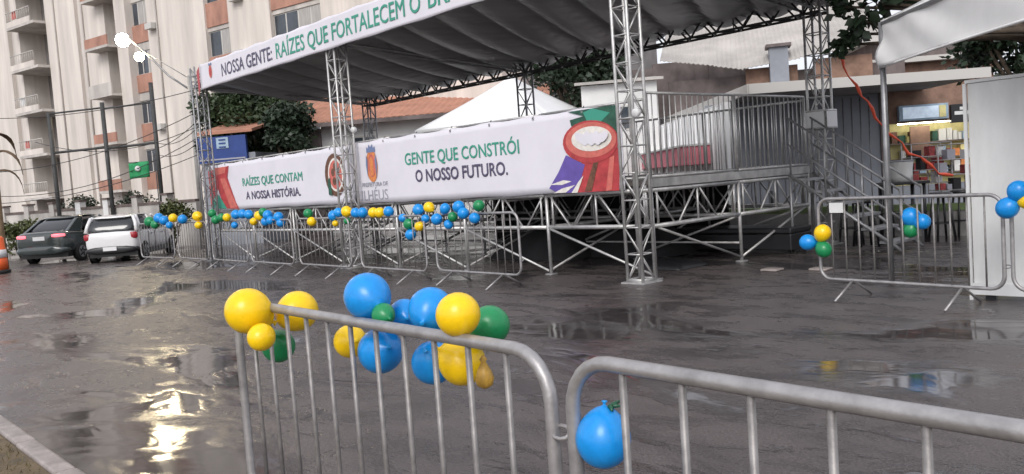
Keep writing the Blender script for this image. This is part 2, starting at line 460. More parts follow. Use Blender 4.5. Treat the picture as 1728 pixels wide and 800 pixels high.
FARB = [(706, 354, 20, 'b'), (724, 350, 19, 'y'), (751, 352, 18, 'b'), (774, 349, 21, 'b'), (808, 347, 20, 'g'), (737, 370, 20, 'b'), (782, 360, 20, 'b'),
        (801, 368, 19, 'b'), (764, 366, 17, 'g'), (757, 379, 16, 'b'), (690, 378, 19, 'g'), (708, 382, 17, 'y'), (693, 396, 19, 'b'), (718, 369, 15, 'b'), (680, 368, 15, 'b')]
cluster(FARB, 8.1, (745, 368), 'on the stage-side barrier standing closest to the corner tower', 'by the corner tower')
cluster([(563, 364, 19, 'b'), (571, 359, 17, 'b'), (585, 357, 19, 'y'), (600, 359, 17, 'b'), (612, 359, 18, 'b'), (630, 359, 18, 'y'), (641, 359, 18, 'y'), (656, 357, 18, 'b'), (586, 373, 12, 'g'), (566, 377, 11, 'y')],
        8.1, (605, 365), 'on the barrier in front of the middle truss tower', 'at the middle tower')
cluster([(398, 362, 16, 'b'), (409, 361, 16, 'b'), (420, 362, 16, 'b'), (428, 374, 13, 'y'), (437, 364, 16, 'y'), (444, 358, 15, 'g'), (452, 363, 17, 'b'), (457, 372, 15, 'b'), (470, 366, 17, 'b'), (474, 376, 15, 'b'), (448, 374, 15, 'b'), (520, 360, 16, 'g'), (526, 374, 16, 'y'), (396, 380, 12, 'b')],
        8.1, (440, 368), 'on the far row under the words printed in two lines', 'under the banner words')
cluster([(333, 365, 17, 'y'), (335, 380, 13, 'y'), (358, 360, 14, 'g'), (364, 371, 15, 'g'), (374, 367, 14, 'g'), (383, 367, 14, 'y')],
        8.0, (355, 370), 'at the foot of the red cocoa pods on the banner', 'under the printed pods')
cluster([(252, 374, 17, 'g'), (262, 379, 15, 'g'), (268, 368, 17, 'b'), (277, 372, 16, 'b'), (292, 368, 15, 'y'), (308, 370, 16, 'b'), (286, 380, 12, 'b')],
        8.02, (275, 374), 'on the barrier beside the white car', 'beside the white car')
cluster([(1388, 393, 28, 'y'), (1363, 409, 27, 'b'), (1390, 421, 27, 'g')], 8.90, (1381, 408), 'in the trio tied to the corner post of the kiosk barrier', 'on the corner post')
cluster([(1537, 366, 32, 'b'), (1556, 374, 27, 'b'), (1537, 388, 26, 'g')], 8.92, (1541, 375), 'tied to the bars in front of the snack kiosk', 'before the snack kiosk')
cluster([(1700, 351, 36, 'b'), (1718, 322, 34, 'b'), (1733, 340, 26, 'y')], 8.62, (1712, 340), 'tied to the barrier by the white booth', 'by the white booth')

# ================================================================== TRUSSES
def lattice(part, A, B, w_, r_ch, r_br, m, brm=None, bay=None, faces=(0, 1, 2, 3), chord_name='chord', up=None, brace_parent=None, phase=0, post=True):
    """box truss between A and B (parent space): four chords, one diagonal (and a rung) per bay and face"""
    A, B = Vector(A), Vector(B); d = (B - A); L = d.length; z = d.normalized()
    x = Vector(up) if up else Vector((1, 0, 0))
    x = (x - z * x.dot(z)).normalized(); y = z.cross(x)
    cs = [(x * a + y * b) * (w_ / 2) for a, b in ((-1, -1), (1, -1), (1, 1), (-1, 1))]
    ch = [bar(chord_name, A + c, B + c, r_ch, m, part, 8) for c in cs]
    bay = bay or w_ * 1.25; n = max(1, round(L / bay)); st = L / n
    bp_ = brace_parent or part
    for i in range(n):
        for k in faces:
            a, b = cs[k], cs[(k + 1) % 4]
            if (i + k + phase) % 2: a, b = b, a
            bar('brace', A + z * (st * i) + a, A + z * (st * (i + 1)) + b, r_br, brm or m, bp_)
            if post: bar('rung', A + z * (st * i) + a, A + z * (st * i) + b, r_br, brm or m, bp_)
    return ch

TY, TB = 9.24, 14.45
TX = [-7.57, -15.11, -22.05]
ROOFZ = 4.46
def tower(x, y, top, label, m, sleeve=None, wdt=.27, seed=0):
    t = thing('truss_tower', label, 'truss tower', (x, y, 0))
    sbox('base_plate', (wdt + .14, wdt + .14, .02), (0, 0, .012), m, t)
    lattice(t, (0, 0, .03), (0, 0, top), wdt, .024, .011, m, bay=.37, up=(1, 0, 0), phase=seed)
    for s in (-1, 1):                                   # foot frame
        bar('rung', (-wdt / 2, s * wdt / 2, .05), (wdt / 2, s * wdt / 2, .05), .02, m, t); bar('rung', (s * wdt / 2, -wdt / 2, .05), (s * wdt / 2, wdt / 2, .05), .02, m, t)
    if sleeve:
        s0 = wdt / 2 + .05
        for k in range(4):
            a = k * math.pi / 2
            for zz in (sleeve, sleeve + .3):
                p = Vector((-s0, -s0, zz)); q = Vector((s0, -s0, zz)); rot = Matrix.Rotation(a, 3, 'Z')
                bar('sleeve_bar', rot @ p, rot @ q, .022, m, t)
            pt = Matrix.Rotation(a, 3, 'Z') @ Vector((0, -s0 - .02, sleeve + .15))
            sbox('sleeve_plate', (.36, .012, .27), pt, M['plate'], t, a)
    return t
tower(TX[0], TY, 5.7, 'aluminium truss tower at the stage corner beside the printed cocoa pod', M['alu'], wdt=.27)
tower(TX[1], TY, 5.0, 'aluminium truss tower splitting the stage banner in two', M['alu'], seed=1, wdt=.29)
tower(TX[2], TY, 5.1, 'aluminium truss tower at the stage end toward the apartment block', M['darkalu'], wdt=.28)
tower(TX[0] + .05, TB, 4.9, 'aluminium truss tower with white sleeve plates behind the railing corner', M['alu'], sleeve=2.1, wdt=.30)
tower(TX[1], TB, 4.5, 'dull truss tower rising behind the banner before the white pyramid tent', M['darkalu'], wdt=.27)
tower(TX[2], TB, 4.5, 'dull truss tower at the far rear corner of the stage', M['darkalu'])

for (u, v, t_) in ((597, 219, 0), (1074, 190, 0)):          # small white flood lamps clamped to the towers
    q = pl(u, v, 1, TY - .2)
    fl_ = thing('flood_lamp', 'small white flood lamp clamped to the ' + ('middle' if u < 800 else 'corner') + ' truss tower', 'lamp', q)
    MB().lathe([(.03, -.06), (.055, -.03), (.06, .03), (.05, .04)], 12).build('housing', M['panel'], fl_, True).rotation_euler = (R_(100), 0, 0)
    bar('bracket', (0, .02, 0), (0, .1, .0), .012, M['galv'], fl_)

# ---- roof: lattice beams and canopy
roof = thing('stage_roof', 'flat stage roof of dark canopy cloth on lattice beams', 'stage roof', (TX[1], (TY + TB) / 2, 0))
ox, oy = TX[1], (TY + TB) / 2
def beam(a, b, m, bay=.42, faces=(0, 1, 2, 3), w_=.30, rb=.011):
    a = Vector(a) - Vector((ox, oy, 0)); b = Vector(b) - Vector((ox, oy, 0))
    d = (b - a).normalized(); up = Vector((0, 0, 1)); sd_ = up.cross(d).normalized()
    # a part of its own: one chord pair mesh, the rest of the lattice are its sub-parts
    mb = MB()
    for s in (-1, 1):
        for h_ in (-1, 1):
            o_ = sd_ * (s * w_ / 2) + up * (h_ * w_ / 2); mb.tube([a + o_, b + o_], .024, 8)
    part = mb.build('lattice_beam', m, roof, True)
    L = (b - a).length; n = max(1, round(L / bay)); st = L / n
    cs = [sd_ * (-w_ / 2) - up * (w_ / 2), sd_ * (w_ / 2) - up * (w_ / 2), sd_ * (w_ / 2) + up * (w_ / 2), sd_ * (-w_ / 2) + up * (w_ / 2)]
    for i in range(n):
        for k in faces:
            p, q = cs[k], cs[(k + 1) % 4]
            if (i + k) % 2: p, q = q, p
            bar('brace', a + d * (st * i) + p, a + d * (st * (i + 1)) + q, rb, m, part)
ZF, ZB = ROOFZ + .25, 4.30
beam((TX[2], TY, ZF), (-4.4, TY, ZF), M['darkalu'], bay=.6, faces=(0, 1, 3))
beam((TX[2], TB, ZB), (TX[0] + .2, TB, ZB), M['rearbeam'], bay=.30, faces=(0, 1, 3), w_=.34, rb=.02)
for x in (TX[2], TX[1], TX[0]):
    beam((x, TY + .16, ZF - .02), (x, TB - .16, ZB + .02), M['darkalu'], bay=.6, faces=(1, 3), w_=.26)
# canopy cloth with slack folds between the purlins
cv, cf = [], []
NX, NY = 300, 14
X0, X1, Y0, Y1 = TX[2] - .35, -4.3, TY - .12, TB + .35
for j in range(NY + 1):
    fy = j / NY; y = Y0 + (Y1 - Y0) * fy
    for i in range(NX + 1):
        x = X0 + (X1 - X0) * i / NX
        s = (x + .5 * (y - Y0)) / 1.02
        ph = s - math.floor(s)
        fold = -.20 * math.sin(math.pi * ph) ** .6 + .02 * math.sin(x * 5.1 + y * 2) - .02 * math.sin(x * 1.3) * math.sin(math.pi * fy)
        z = (ZF + .10) + (ZB + .19 - ZF - .10) * fy + fold - .10 * math.sin(math.pi * fy)
        cv.append((x - ox, y - oy, z))
for j in range(NY):
    for i in range(NX):
        a = j * (NX + 1) + i; cf.append((a, a + 1, a + NX + 2, a + NX + 1))
cano = MB().add(cv, cf).build('canopy', M['canopy'], roof, True)
md = cano.modifiers.new('thick', 'SOLIDIFY'); md.thickness = .008
for k in range(19):                                     # purlins under the cloth
    x = TX[2] + .4 + k * .98
    bar('purlin', (x - ox, TY - oy, ZF + .005), (x - ox - .0, TB - oy, ZB + .03), .018, M['darkalu'], roof)
for k, x in enumerate((-18.9, -13.5, -10.6, -9.1)):         # rolled straps hanging from the rear beam
    MB().tube([(x - ox, TB - oy - .16, ZB + .1), (x - ox + .03, TB - oy - .2, ZB - .12), (x - ox, TB - oy - .16, ZB - .2)], .012, 6).build('tie_strap', M['wire'], roof, True)

# ---- lettering
def text(body, x0, x1, zb, cap, y, m, parent, name='lettering', bold=.012, dx=0, slope=0):
    cu = bpy.data.curves.new(name, 'FONT'); cu.body = body; cu.extrude = .002; cu.bevel_depth = bold * 1.1; cu.bevel_resolution = 0; cu.resolution_u = 3; cu.size = 1
    t = bpy.data.objects.new(name, cu); COL.objects.link(t)
    dg = bpy.context.evaluated_depsgraph_get()
    me = bpy.data.meshes.new_from_object(t.evaluated_get(dg)); bpy.data.objects.remove(t); bpy.data.curves.remove(cu)
    vx = [v.co.x for v in me.vertices]; a, b = min(vx), max(vx)
    sx = (x1 - x0) / (b - a); sz = cap / .70
    for v in me.vertices:
        X, Y, Z = v.co
        v.co = (x0 + (X - a) * sx - dx, y - Z * .2, zb + Y * sz + slope * ((X - a) * sx))
    me.materials.clear(); me.materials.append(m); me.name = name
    return obj(name, me, parent)

def ell(cx, cz, rx, rz, y, th=.003, n=28, a0=0, parent=None, name='printed_shape', m=None):
    return MB().prism([(cx + rx * math.cos(2 * math.pi * k / n) * math.cos(a0) - rz * math.sin(2 * math.pi * k / n) * math.sin(a0), y,
                        cz + rx * math.cos(2 * math.pi * k / n) * math.sin(a0) + rz * math.sin(2 * math.pi * k / n) * math.cos(a0)) for k in range(n)], (0, -th, 0)).build(name, m, parent)
def poly(pts, y, m, parent, name='printed_shape', th=.003):
    return MB().prism([(x, y, z) for x, z in pts], (0, -th, 0)).build(name, m, parent)

# ---- stage banner: two vinyl sheets on the front railing
BY = 9.50
def bp(u, v): P = pl(u, v, 1, BY); return P.x, P.z
def sheet(x0, x1, z0, z1, parent, y, m, wav=.008, seed=0, sx=.25):
    nx, nz = int((x1 - x0) / .18), 10; vs, fs = [], []
    for j in range(nz + 1):
        for i in range(nx + 1):
            x = x0 + (x1 - x0) * i / nx; z = z0 + (z1 - z0) * j / nz
            sc = .03 * math.sin(math.pi * ((x - x0) % 1.07) / 1.07) if j == nz else 0
            sb = .018 * math.sin(math.pi * ((x - x0) % 1.6) / 1.6) if j == 0 else 0
            yy = y + wav * (math.sin(x * 2.1 + seed + z) * .35 + .5 * math.sin(x * 7 + z * 3 + seed) * abs(2 * j / nz - 1) ** 3)
            vs.append((x, yy, z - sc + sb))
    for j in range(nz):
        for i in range(nx):
            a = j * (nx + 1) + i; fs.append((a, a + 1, a + nx + 2, a + nx + 1))
    o = MB().add(vs, fs).build('sheet', m, parent, True)
    md = o.modifiers.new('thick', 'SOLIDIFY'); md.thickness = .002
    return o
BZ0, BZ1 = 1.29, 2.57
XM = -15.25
ban = thing('stage_banner', 'white printed banner ending in the cocoa pod and reading gente que constrói', 'banner', (0, 0, 0))
sheet(XM + .03, -7.98, BZ0, BZ1, ban, BY + .004, M['banner'])
yy = BY - .007
x0, zb = bp(684, 277); x1, _ = bp(877, 260)
text('GENTE QUE CONSTRÓI', x0, x1, zb - .02, .225, yy, M['t_green'], ban)
x0, zb = bp(702, 306); x1, _ = bp(858, 297)
text('O NOSSO FUTURO.', x0, x1, zb - .01, .22, yy, M['t_grey'], ban, bold=.02)
cx, cz = bp(628, 278)
ell(cx, cz - .02, .20, .33, yy, parent=ban, name='crest_shield', m=M['p_orange'])
ell(cx, cz - .02, .13, .23, yy - .004, parent=ban, name='crest_centre', m=M['p_pink'])
poly([(cx - .05, cz - .22), (cx + .05, cz - .22), (cx + .07, cz + .1), (cx, cz + .16), (cx - .07, cz + .1)], yy - .008, M['p_orange'], ban, 'crest_figure')
poly([(cx - .16, cz + .25), (cx + .16, cz + .25), (cx + .15, cz + .36), (cx + .09, cz + .33), (cx + .06, cz + .41), (cx, cz + .35), (cx - .06, cz + .41), (cx - .09, cz + .33), (cx - .15, cz + .36)], yy - .004, M['p_blue'], ban, 'crest_crown')
for s in (-1, 1): poly([(cx + s * .15, cz - .28), (cx + s * .20, cz), (cx + s * .17, cz + .2), (cx + s * .13, cz + .1), (cx + s * .15, cz - .1)], yy - .012, M['p_blue'], ban, 'crest_side')
x0, zb = bp(612, 314); x1, _ = bp(655, 312)
text('PREFEITURA DE', x0, x1, zb - .02, .08, yy, M['p_lgrey'], ban, bold=.01)
x0, zb = bp(612, 338); x1, _ = bp(656, 337)
text('ILHÉUS', x0, x1, zb - .01, .21, yy, M['p_lgrey'], ban, bold=.0)
# cocoa pod: leaves, split pod, lower pod, purple ribbon with white rays
def bpp(l): return [bp(*q) for q in l]
rx1 = -8.0
def clampx(l): return [(min(x, rx1), min(max(z, BZ0 + .01), BZ1 - .03)) for x, z in l]
poly(clampx(bpp([(958, 184), (1046, 168), (1046, 232), (1020, 222), (985, 214), (966, 218), (962, 203), (985, 196)])), yy, M['p_green'], ban, 'printed_leaf')
poly(clampx(bpp([(985, 190), (1000, 180), (1030, 190), (1012, 208), (992, 206)])), yy - .004, M['t_green'], ban, 'printed_leaf')
poly(clampx(bpp([(985, 262), (1046, 248), (1046, 322), (972, 325), (978, 290)])), yy - .002, M['p_red'], ban, 'printed_pod')
poly(clampx(bpp([(1004, 270), (1012, 268), (1000, 322), (988, 323)])), yy - .007, M['p_brown'], ban, 'printed_pod_groove')
poly(clampx(bpp([(1030, 266), (1038, 262), (1034, 320), (1024, 322)])), yy - .007, M['p_pink'], ban, 'printed_pod_groove')
poly(clampx(bpp([(956, 262), (988, 278), (982, 300), (968, 325), (944, 326), (928, 318), (944, 290)])), yy - .006, M['p_purple'], ban, 'printed_ribbon')
for q in ([(930, 312), (952, 304), (966, 306), (950, 312)], [(936, 326), (950, 318), (972, 312), (956, 325)], [(966, 327), (978, 306), (986, 296), (976, 326)]):
    poly(clampx(bpp(q)), yy - .010, M['p_white'], ban, 'printed_ray')
def pxell(cu, cv, ru, rv, y, m, parent, name, tilt=0, n=30):
    c_, s_ = math.cos(tilt), math.sin(tilt)
    return poly(clampx([bp(cu + ru * math.cos(q) * c_ - rv * math.sin(q) * s_, cv + ru * math.cos(q) * s_ + rv * math.sin(q) * c_) for q in [2 * math.pi * k / n for k in range(n)]]), y, m, parent, name)
pxell(998, 239, 47, 36, yy - .008, M['p_red'], ban, 'printed_pod_rim', -.1)
pxell(999, 236, 43, 30, yy - .012, M['p_pink'], ban, 'printed_pod_rim', -.1)
pxell(1000, 234, 34, 21, yy - .016, M['p_white'], ban, 'printed_pulp', -.1)
for k in range(7):
    pxell(980 + 7 * k, 233 + 3 * (k % 2) - .4 * k, 6, 11, yy - .020 - .004 * k, M['banner'], ban, 'printed_bean', .2 * (k - 3), 12)

ban2 = thing('stage_banner', 'white printed banner starting with red pods and reading raízes que contam', 'banner', (0, 0, 0))
sheet(TX[2] - .55, XM - .03, BZ0 + .02, BZ1 - .02, ban2, BY + .006, M['banner'], seed=2)
x0, zb = bp(410, 312); x1, _ = bp(511, 303)
text('RAÍZES QUE CONTAM', x0, x1, zb - .03, .20, yy, M['t_green'], ban2)
x0, zb = bp(416, 335); x1, _ = bp(508, 328)
text('A NOSSA HISTÓRIA.', x0, x1, zb - .02, .19, yy, M['t_grey'], ban2, bold=.016)
cx, cz = bp(566, 295)
ell(cx, cz, .42, .46, yy, parent=ban2, name='printed_wheel', m=M['p_brown'])
ell(cx + .03, cz, .31, .36, yy - .004, parent=ban2, name='printed_wheel', m=M['p_white'])
ell(cx + .03, cz, .26, .31, yy - .008, parent=ban2, name='printed_wheel', m=M['p_pink'])
for k in range(5):
    a = k * 1.256 + .3; ell(cx + .03 + .1 * math.cos(a), cz + .17 * math.sin(a), .07, .09, yy - .012, parent=ban2, name='printed_bean', m=M['p_brown'], n=12)
poly([(cx - .3, cz - .42), (cx - .16, cz - .44), (cx - .2, cz - .05), (cx - .3, cz - .1)], yy - .014, M['p_green'], ban2, 'printed_leaf')
lx0, lx1 = TX[2] - .53, 0
def cl2(l): return [(max(x, lx0), min(max(z, BZ0 + .03), BZ1 - .05)) for x, z in l]
poly(cl2(bpp([(346, 290), (386, 280), (384, 300), (398, 340), (404, 352), (380, 352), (368, 318), (352, 352), (340, 352)])), yy, M['p_red'], ban2, 'printed_pod')
poly(cl2(bpp([(362, 284), (382, 281), (380, 292), (366, 296)])), yy - .004, M['p_pink'], ban2, 'printed_pod_groove')
poly(cl2(bpp([(372, 302), (380, 300), (402, 350), (390, 351)])), yy - .004, M['p_pink'], ban2, 'printed_pod_groove')
poly(cl2(bpp([(358, 300), (364, 300), (354, 350), (346, 350)])), yy - .004, M['p_pink'], ban2, 'printed_pod_groove')
poly(cl2(bpp([(358, 352), (362, 335), (368, 328), (376, 338), (384, 352)])), yy - .008, M['t_green'], ban2, 'printed_leaf')

for bn, xa_, xb_ in ((ban, XM + .1, -8.0), (ban2, TX[2] - .5, XM - .1)):     # cable ties through the hem eyelets
    k = 0; x = xa_
    while x < xb_:
        bar('cable_tie', (x, BY - .012, BZ1 - .05), (x, BY + .05, BZ1 + .03), .007, M['blackgloss'], bn)
        sbox('eyelet', (.035, .006, .035), (x, BY - .008, BZ1 - .055), M['darkalu'], bn); x += 1.07
# ---- fascia banner along the roof edge
FY = 9.03
fas = thing('roof_fascia_banner', 'long white lettered banner along the front edge of the stage roof', 'banner', (0, 0, 0))
FZ0, FZ1 = ROOFZ - .03, ROOFZ + .62
sheet(TX[2] + .62, -4.5, FZ0, FZ1, fas, FY, M['banner'], seed=4)
def fp(u, v): P = pl(u, v, 1, FY); return P.x, P.z
yf = FY - .011
x0, zb = fp(376, 135); x1, z1_ = fp(461, 108)
text('NOSSA GENTE:', x0, x1, FZ0 + .17, .30, yf, M['t_grey'], fas, bold=.008)
x0, _ = fp(467, 98); x1, _ = fp(711, 22)
FW = (x1 - x0)
text('RAÍZES QUE FORTALECEM O', x0, x1, FZ0 + .16, .33, yf, M['t_green'], fas, bold=.009)
text('BRASIL', x1 + .22, x1 + .22 + FW * .27, FZ0 + .16, .33, yf, M['t_green'], fas, bold=.009)
cx = fp(355, 115)[0]
ell(cx, FZ0 + .38, .09, .16, yf, parent=fas, name='crest_shield', m=M['p_pink'])
ell(cx, FZ0 + .38, .05, .10, yf - .004, parent=fas, name='crest_centre', m=M['p_red'])
poly([(cx - .09, FZ0 + .53), (cx + .09, FZ0 + .53), (cx + .08, FZ0 + .6), (cx, FZ0 + .57), (cx - .08, FZ0 + .6)], yf, M['p_blue'], fas, 'crest_crown')
# loose red end of the fascia print wrapped round the corner
re = MB()
xx = TX[2] + .60
re.add([(xx, FY, FZ0 + .6), (xx - .22, FY + .02, FZ0 + .5), (xx - .36, FY + .1, FZ0 + .12), (xx - .26, FY + .05, FZ0 - .12), (xx - .02, FY - .01, FZ0 + .0)], [(0, 1, 4), (1, 3, 4), (1, 2, 3)])
ro_ = re.build('folded_end', M['p_red'], fas); md = ro_.modifiers.new('t', 'SOLIDIFY'); md.thickness = .004

# ================================================================== STAGE PLATFORM
SX1, SX0, SY0, SY1 = -7.6, -22.45, 9.60, 14.05
DZ = 1.42
st_ = thing('stage_platform', 'raised stage platform on scaffold legs and lattice side frames', 'stage', (0, 0, 0))
nmod = 7; mw = (SX1 - SX0) / nmod; nd = 2; mdp = (SY1 - SY0) / nd
for i in range(nmod):
    for j in range(nd):
        sbox('deck_panel', (mw - .012, mdp - .012, .07), (SX0 + mw * (i + .5), SY0 + mdp * (j + .5), DZ - .035), M['deck'], st_)
def side_frame(a, b, thick=True):
    """side frame of one platform module: two chords with zigzag lacing and end posts"""
    a, b = Vector(a), Vector(b); mb = MB(); z0, z1 = .76, 1.28
    A0, B0 = Vector((a.x, a.y, z0)), Vector((b.x, b.y, z0)); A1, B1 = Vector((a.x, a.y, z1)), Vector((b.x, b.y, z1))
    d = (b - a).normalized()
    mb.tube([A0, B0], .034, 8); mb.tube([A1, B1], .034, 8)
    part = mb.build('side_frame', M['alu'], st_, True)
    L = (b - a).length
    for k in range(4):
        x0, x1 = L * k / 4, L * (k + 1) / 4
        zz = (z1, z0) if k % 2 == 0 else (z0, z1)
        p = Vector((a.x, a.y, zz[0])) + d * (x0 + .04); q = Vector((a.x, a.y, zz[1])) + d * (x1 - .04)
        bar('brace', p, q, .016, M['alu'], part)
    bar('post', Vector((a.x, a.y, z0)) + d * L / 2, Vector((a.x, a.y, z1)) + d * L / 2, .018, M['alu'], part)
    for e in (.10, L - .10):
        bar('post', Vector((a.x, a.y, z0)) + d * e, Vector((a.x, a.y, z1)) + d * e, .018, M['alu'], part)
for i in range(nmod):
    side_frame((SX0 + mw * i + .03, SY0, 0), (SX0 + mw * (i + 1) - .03, SY0, 0))
    side_frame((SX0 + mw * i + .03, SY1, 0), (SX0 + mw * (i + 1) - .03, SY1, 0))
for j in range(nd):
    for x in (SX1, SX1 - mw, SX0):
        side_frame((x, SY0 + mdp * j + .03, 0), (x, SY0 + mdp * (j + 1) - .03, 0))
for i in range(nmod + 1):
    for j in range(nd + 1):
        x, y = SX0 + mw * i, SY0 + mdp * j
        bar('leg', (x, y, .02), (x, y, DZ - .07), .028, M['alu'], st_, 8)
        sbox('foot_plate', (.14, .14, .014), (x, y, .008), M['alu'], st_)
        if i == nmod or i == 0:
            bar('leg', (x - (.09 if i == nmod else -.09), y, .78), (x - (.09 if i == nmod else -.09), y, DZ - .07), .022, M['alu'], st_, 8)
for i in range(nmod):                                   # front diagonals, all leaning the same way
    bar('diagonal', (SX0 + mw * i + .06, SY0 - .03, .74), (SX0 + mw * (i + 1) - .02, SY0 - .03, .06), .021, M['alu'], st_)
    bar('diagonal', (SX0 + mw * (i + 1) - .06, SY1, .74), (SX0 + mw * i, SY1, .06), .021, M['scaff'], st_)
ym = SY0 + mdp
bar('diagonal', (SX1, ym, .07), (SX1, SY0 + .1, .74), .021, M['scaff'], st_)
bar('diagonal', (SX1, ym, .07), (SX1, SY1 - .1, .74), .021, M['alu'], st_)
for i in range(1, nmod):
    bar('diagonal', (SX0 + mw * i, ym, .07), (SX0 + mw * (i + 1), ym, .74), .021, M['scaff'], st_)
    for j in range(nd):
        bar('diagonal', (SX0 + mw * i, SY0 + mdp * j, .07), (SX0 + mw * i, SY0 + mdp * (j + 1), .74), .021, M['scaff'], st_)
for i in range(nmod):
    side_frame((SX0 + mw * i + .03, ym, 0), (SX0 + mw * (i + 1) - .03, ym, 0))
    bar('diagonal', (SX0 + mw * i, SY1 - .03, .06), (SX0 + mw * (i + 1), SY1 - .03, .74), .021, M['scaff'], st_)
    for j in range(nd): bar('ledger', (SX0 + mw * (i + .5), SY0 + mdp * j, 1.22), (SX0 + mw * (i + .5), SY0 + mdp * (j + 1), 1.22), .024, M['scaff'], st_)
for j in range(nd + 1): bar('ledger', (SX0 + mw * 2, SY0 + mdp * j, .30), (SX1, SY0 + mdp * j, .30), .02, M['scaff'], st_) if j else None
box('void_backing', (-16.2, SY1 + .05, .02), (-9.3, SY1 + .07, 1.3), M['black'], st_)  # added black sheet standing in for the dark void under the deck
# railings: one part per panel, balusters are its sub-parts
def railing(a, b, z0, z1, nbal, m=M['alu']):
    a, b = Vector(a), Vector(b); d = (b - a).normalized(); L = (b - a).length
    mb = MB()
    q = [Vector((*(a + d * .02).xy, z0)), Vector((*(b - d * .02).xy, z0)), Vector((*(b - d * .02).xy, z1)), Vector((*(a + d * .02).xy, z1))]
    mb.tube([q[0], q[1]], .02, 8); mb.tube([q[3], q[2]], .02, 8); mb.tube([q[0], q[3]], .022, 8); mb.tube([q[1], q[2]], .022, 8)
    part = mb.build('railing', m, st_, True)
    for k in range(nbal):
        p = a + d * (L * (k + 1) / (nbal + 1))
        bar('baluster', (p.x, p.y, z0), (p.x, p.y, z1), .0095, m, part)
for i in range(nmod):
    railing((SX0 + mw * i, SY0 - .01, 0), (SX0 + mw * (i + 1), SY0 - .01, 0), DZ + .04, 2.57, 8)
for j in range(nd):
    railing((SX1, SY0 + mdp * j, 0), (SX1, SY0 + mdp * (j + 1), 0), DZ + .05, 2.66, 15)
for i in (nmod - 1, nmod - 2):
    railing((SX0 + mw * i, SY1, 0), (SX0 + mw * (i + 1), SY1, 0), DZ + .05, 2.6, 13)
sbox('edge_board', (.03, SY1 - SY0, .12), (SX1 + .03, (SY0 + SY1) / 2, DZ - .04), M['scaff'], st_)
# stairs behind the platform, seen through the railing and the frames
strs = thing('metal_stair', 'grey metal stair with sloping handrails behind the truss tower', 'stairs', (0, 0, 0))
sy0, sx_, ln_ = 13.2, SX1 + .12, 1.75
for k in range(6):
    sbox('tread', (.27, .78, .04), (sx_ + .18 + .29 * k, sy0 + .4, DZ - .2 - .21 * k), M['darkalu'], strs)
for y in (sy0, sy0 + .8):
    bar('stringer', (sx_, y, DZ - .1), (sx_ + ln_ + .1, y, .04), .03, M['darkalu'], strs)
    for zz in (.5, .95):
        bar('handrail', (sx_, y, DZ + zz - .08), (sx_ + ln_ + .1, y, zz + .04), .02, M['darkalu'], strs)
    for f in (.02, .35, .68, 1):
        x = sx_ + (ln_ + .1) * f; z = DZ - .1 + (.14 - DZ) * f
        bar('rail_post', (x, y, z), (x, y, z + .97), .018, M['darkalu'], strs)
    bar('rail_post', (sx_ + .02, y, .01), (sx_ + .02, y, DZ - .12), .025, M['darkalu'], strs)

# what lies under and behind the platform
def lump(name, c, size, m, label, cat, seed=0, n=9):
    """a draped heap: a soft box with sagging cloth top"""
    r = random.Random(seed); vs, fs = [], []
    sx, sy, sz = size
    for j in range(n + 1):
        for i in range(n + 1):
            a, b = i / n, j / n
            e = min(1, 4.5 * min(a, 1 - a), 4.5 * min(b, 1 - b)) ** .5
            z = sz * e * (.82 + .18 * math.sin(3 * a + seed) * math.cos(4 * b + seed)) + r.uniform(-.02, .02) * e
            vs.append((c[0] + (a - .5) * sx, c[1] + (b - .5) * sy, c[2] + max(z, .004)))
    for j in range(n):
        for i in range(n):
            a = j * (n + 1) + i; fs.append((a, a + 1, a + n + 2, a + n + 1))
    k = len(vs); base = [i for i in range(n + 1)] + [n + (n + 1) * j for j in range(1, n + 1)] + [(n + 1) * n + i for i in range(n - 1, -1, -1)] + [(n + 1) * j for j in range(n - 1, 0, -1)]
    for i in base: vs.append((vs[i][0], vs[i][1], c[2]))
    L = len(base)
    for i in range(L): fs.append((base[i], base[(i + 1) % L], k + (i + 1) % L, k + i))
    fs.append(tuple(range(k + L - 1, k - 1, -1)))
    o = MB().add(vs, fs).build(name, m, None, True)
    return tag(o, label, cat)
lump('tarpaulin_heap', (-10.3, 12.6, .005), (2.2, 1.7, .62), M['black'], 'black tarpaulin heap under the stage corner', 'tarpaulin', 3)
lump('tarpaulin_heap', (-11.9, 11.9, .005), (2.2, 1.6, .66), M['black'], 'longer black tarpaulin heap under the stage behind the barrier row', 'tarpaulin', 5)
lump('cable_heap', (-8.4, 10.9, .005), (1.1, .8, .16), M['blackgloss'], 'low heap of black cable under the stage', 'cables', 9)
for i, (x, y, sx, sz, lab) in enumerate(((-7.9, 13.2, 2.4, .34, 'long low black flight case under the stage railing'), (-10.9, 13.3, 1.3, .55, 'tall black flight case far under the stage'))):
    t = thing('flight_case', lab, 'flight case', (x - .6, y, 0))
    box('body', (-sx / 2, -.35, .06), (sx / 2, .35, sz), M['blackgloss'], t, .02)
    box('lid', (-sx / 2 - .004, -.354, sz + .004), (sx / 2 + .004, .354, sz + .1), M['blackgloss'], t, .02)
    for a in (-1, 1):
        for b in (-1, 1): MB().tube([(a * (sx / 2 - .1), b * .25 - .02, .03), (a * (sx / 2 - .1), b * .25 + .02, .03)], .03, 10).build('caster', M['tyre'], t)
